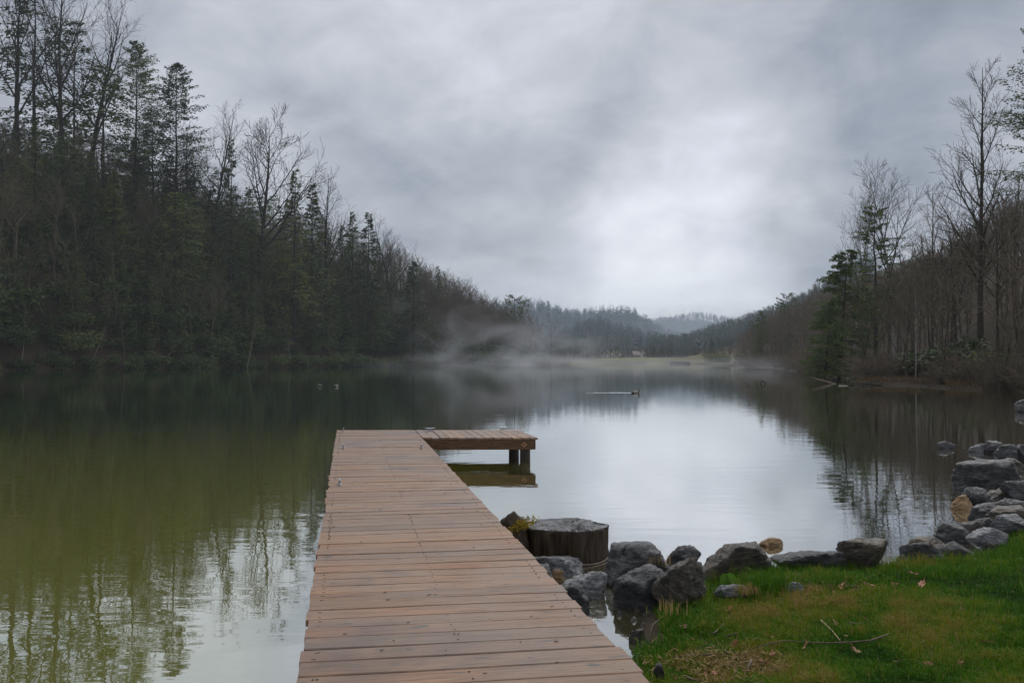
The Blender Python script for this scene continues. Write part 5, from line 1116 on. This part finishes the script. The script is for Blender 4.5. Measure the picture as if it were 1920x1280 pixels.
# ================================================================ ducks
DM = [simple('duck_dark', (.008, .012, .010), (.02, .03, .022), 20, .4), simple('duck_grey', (.16, .14, .115), (.30, .27, .23), 20, .6), simple('duck_brown', (.06, .03, .018), (.12, .065, .035), 20, .6), simple('duck_bill', (.45, .40, .08), (.6, .5, .1), 20, .4)]
def duck(px, py, rz, label):
    Y_ = FPX * CAMZ / (py - HZ); x_ = (px - CX) / FPX * Y_
    mb = MB(); prof = [(-.27, .085, .004, .004, 0), (-.24, .075, .030, .022, 0), (-.19, .055, .062, .045, 0), (-.12, .045, .088, .070, 1), (-.03, .040, .098, .082, 1), (.06, .040, .094, .082, 1), (.12, .048, .078, .074, 2), (.165, .075, .052, .058, 2), (.175, .115, .034, .036, 2), (.178, .150, .028, .030, 1), (.185, .180, .034, .034, 0), (.205, .205, .040, .036, 0), (.235, .207, .034, .028, 0), (.255, .200, .016, .015, 0)]
    n_ = 12; V_ = []
    P = [Vector((a_, 0, b_)) for a_, b_, *_ in prof]
    for i, (a_, b_, w_, h_, _) in enumerate(prof):
        T_ = (P[min(i + 1, len(P) - 1)] - P[max(0, i - 1)]).normalized(); U_ = Vector((0, 1, 0)); N_ = U_.cross(T_) * -1
        for k in range(n_): q = 2 * math.pi * k / n_; v = P[i] + U_ * math.cos(q) * w_ + N_ * math.sin(q) * h_; V_.append(tuple(v))
    for i in range(len(prof) - 1):
        mb.add([], [], 0)
    mb.v = V_; mb.a = [0] * len(V_)
    for i in range(len(prof) - 1):
        for k in range(n_): mb.f.append((i * n_ + k, i * n_ + (k + 1) % n_, (i + 1) * n_ + (k + 1) % n_, (i + 1) * n_ + k)); mb.m.append(prof[i][4])
    mb.f.append(tuple(range(n_))[::-1]); mb.m.append(0); mb.f.append(tuple((len(prof) - 1) * n_ + k for k in range(n_))); mb.m.append(0)
    e_ = bpy.data.objects.new('duck', None); COL.objects.link(e_); e_.location = (x_, Y_, 0); e_.rotation_euler = (0, 0, rz); tag(e_, label, 'duck')
    ob('body', mb.mesh('body', DM, True), e_)
    bb = MB(); bb.tube([(.245, 0, .200), (.28, 0, .192), (.31, 0, .190)], [.014, .016, .010], 8, cap=True); ob('bill', bb.mesh('bill', DM[3], True), e_)
    for s_ in (-1, 1):
        wg = MB(); wg.tube([(.09, s_ * .080, .070), (0, s_ * .094, .075), (-.10, s_ * .078, .085), (-.20, s_ * .030, .095)], [.02, .035, .028, .006], 8); ob('wing', wg.mesh('wing', DM[1], True), e_)
duck(1191.5, 737, 0.05, 'duck swimming to the right in mid lake with a white wake behind it')
duck(630.5, 724.5, 1.2, 'right one of two ducks sitting on the green water left of the dock end')
duck(600, 724, 1.9, 'left one of two ducks sitting on the green water left of the dock end')
wk = []; fk = []; Yw = FPX * CAMZ / (736.2 - HZ); nW = 60
for i in range(nW + 1):
    u_ = i / nW; x_ = (1183 - 96 * u_ - CX) / FPX * Yw; hgt = .015 * (1 - u_) ** .7 * (1 + .35 * math.sin(u_ * 40)) + .002; w_ = .10 + .5 * u_; yo = .25 * u_ + .02 * math.sin(u_ * 33)
    for dy_, hh in ((-w_, .001), (-w_ * .35, hgt * .75), (0, hgt), (w_ * .5, hgt * .5), (w_ * 1.2, .001)): wk.append((x_, Yw + yo * 2 + dy_, hh))
    if i:
        for k in range(4): fk.append(((i - 1) * 5 + k, i * 5 + k, i * 5 + k + 1, (i - 1) * 5 + k + 1))
o_ = ob('wake', np_mesh('wake', wk, fk, M['water'], True)); tag(o_, 'narrow bright wake trailing behind the swimming duck', 'wake', kind='stuff')

# ================================================================ mist and haze
def vol(name, dens, colr_, het=None, aniso=0.0):
    m = bpy.data.materials.new(name); m.use_nodes = True; t = m.node_tree
    for n_ in list(t.nodes): t.nodes.remove(n_)
    o = t.nodes.new('ShaderNodeOutputMaterial'); v = t.nodes.new('ShaderNodeVolumePrincipled'); v.inputs['Color'].default_value = (*colr_, 1); v.inputs['Density'].default_value = dens; v.inputs['Anisotropy'].default_value = aniso
    t.links.new(v.outputs[0], o.inputs['Volume'])
    if het:
        tcn = t.nodes.new('ShaderNodeTexCoord'); n_ = t.nodes.new('ShaderNodeTexNoise'); n_.inputs['Scale'].default_value = het[0]; n_.inputs['Detail'].default_value = 3; n_.inputs['Distortion'].default_value = .6
        mp = t.nodes.new('ShaderNodeMapping'); mp.inputs['Scale'].default_value = het[1]; t.links.new(tcn.outputs['Object'], mp.inputs[0]); t.links.new(mp.outputs[0], n_.inputs['Vector'])
        mr = t.nodes.new('ShaderNodeMapRange'); t.links.new(n_.outputs[0], mr.inputs[0]); mr.inputs[1].default_value = het[2]; mr.inputs[2].default_value = het[3]; mr.inputs[3].default_value = 0; mr.inputs[4].default_value = 1; mr.interpolation_type = 'SMOOTHSTEP'
        # thins out towards the bank's own edge (unit sphere in object space)
        ln = t.nodes.new('ShaderNodeVectorMath'); ln.operation = 'LENGTH'; t.links.new(tcn.outputs['Object'], ln.inputs[0])
        m2 = t.nodes.new('ShaderNodeMapRange'); t.links.new(ln.outputs['Value'], m2.inputs[0]); m2.inputs[1].default_value = .15; m2.inputs[2].default_value = .98; m2.inputs[3].default_value = 1; m2.inputs[4].default_value = 0; m2.interpolation_type = 'SMOOTHSTEP'
        mu = t.nodes.new('ShaderNodeMath'); mu.operation = 'MULTIPLY'; t.links.new(mr.outputs[0], mu.inputs[0]); t.links.new(m2.outputs[0], mu.inputs[1])
        m3 = t.nodes.new('ShaderNodeMath'); m3.operation = 'MULTIPLY'; t.links.new(mu.outputs[0], m3.inputs[0]); m3.inputs[1].default_value = dens; t.links.new(m3.outputs[0], v.inputs['Density'])
    return m
def mist(loc, sc, dens, het, label, cl=(.95, .96, 1.0)):
    bm = bmesh.new(); bmesh.ops.create_icosphere(bm, subdivisions=3, radius=1)
    me = bpy.data.meshes.new('mist'); bm.to_mesh(me); bm.free(); me.materials.append(vol('mist', dens, cl, het)); o_ = ob('mist', me, loc=loc, sc=sc); tag(o_, label, 'mist', kind='stuff')
mist((2, 262, .3), (64, 74, 4.5), .016, (1.7, (3, 4, 1), .38, .70), 'low white mist lying on the far water')
mist((-18, 260, 5), (44, 22, 17), .040, (1.5, (2.2, 1, 1.4), .46, .70), 'wisps of mist rising in front of the left bank woods')
mist((6, 296, 4), (30, 22, 13), .036, (1.5, (1.8, 1, 1.6), .44, .70), 'thin mist drifting in front of the low end of the left ridge')
mist((44, 200, .2), (34, 95, 3.2), .014, (1.6, (2, 4, 1), .40, .72), 'faint mist on the water below the right bank')
mist((110, 780, 10), (430, 270, 120), .0027, (1.2, (1, 1, 1), .05, .6), 'blue valley haze in front of the far ridges', (.68, .84, 1.0))
mist((60, 770, 14), (190, 60, 26), .010, (1.5, (3, 1, .5), .40, .66), 'thin bank of cloud lying between the far ridges')
mist((230, 1240, 55), (120, 60, 32), .010, (1.5, (2, 1, .6), .42, .66), 'cloud wisps on the farthest ridge')
mist((84, 1130, 45), (16, 30, 42), .035, (1.6, (1, 1, .6), .42, .66), 'small puff of cloud clinging to the far ridge')
hz = MB(); hz.box(-420, 760, -25, 1640, -4, 118); hm = vol('haze', .00022, (.86, .93, 1.0)); hm.node_tree.nodes['Principled Volume'].inputs['Anisotropy'].default_value = .2
o_ = ob('haze', hz.mesh('haze', hm)); tag(o_, kind='stuff'); o_['label'] = 'pale blue haze between the lake and the far ridges'; o_['category'] = 'haze'
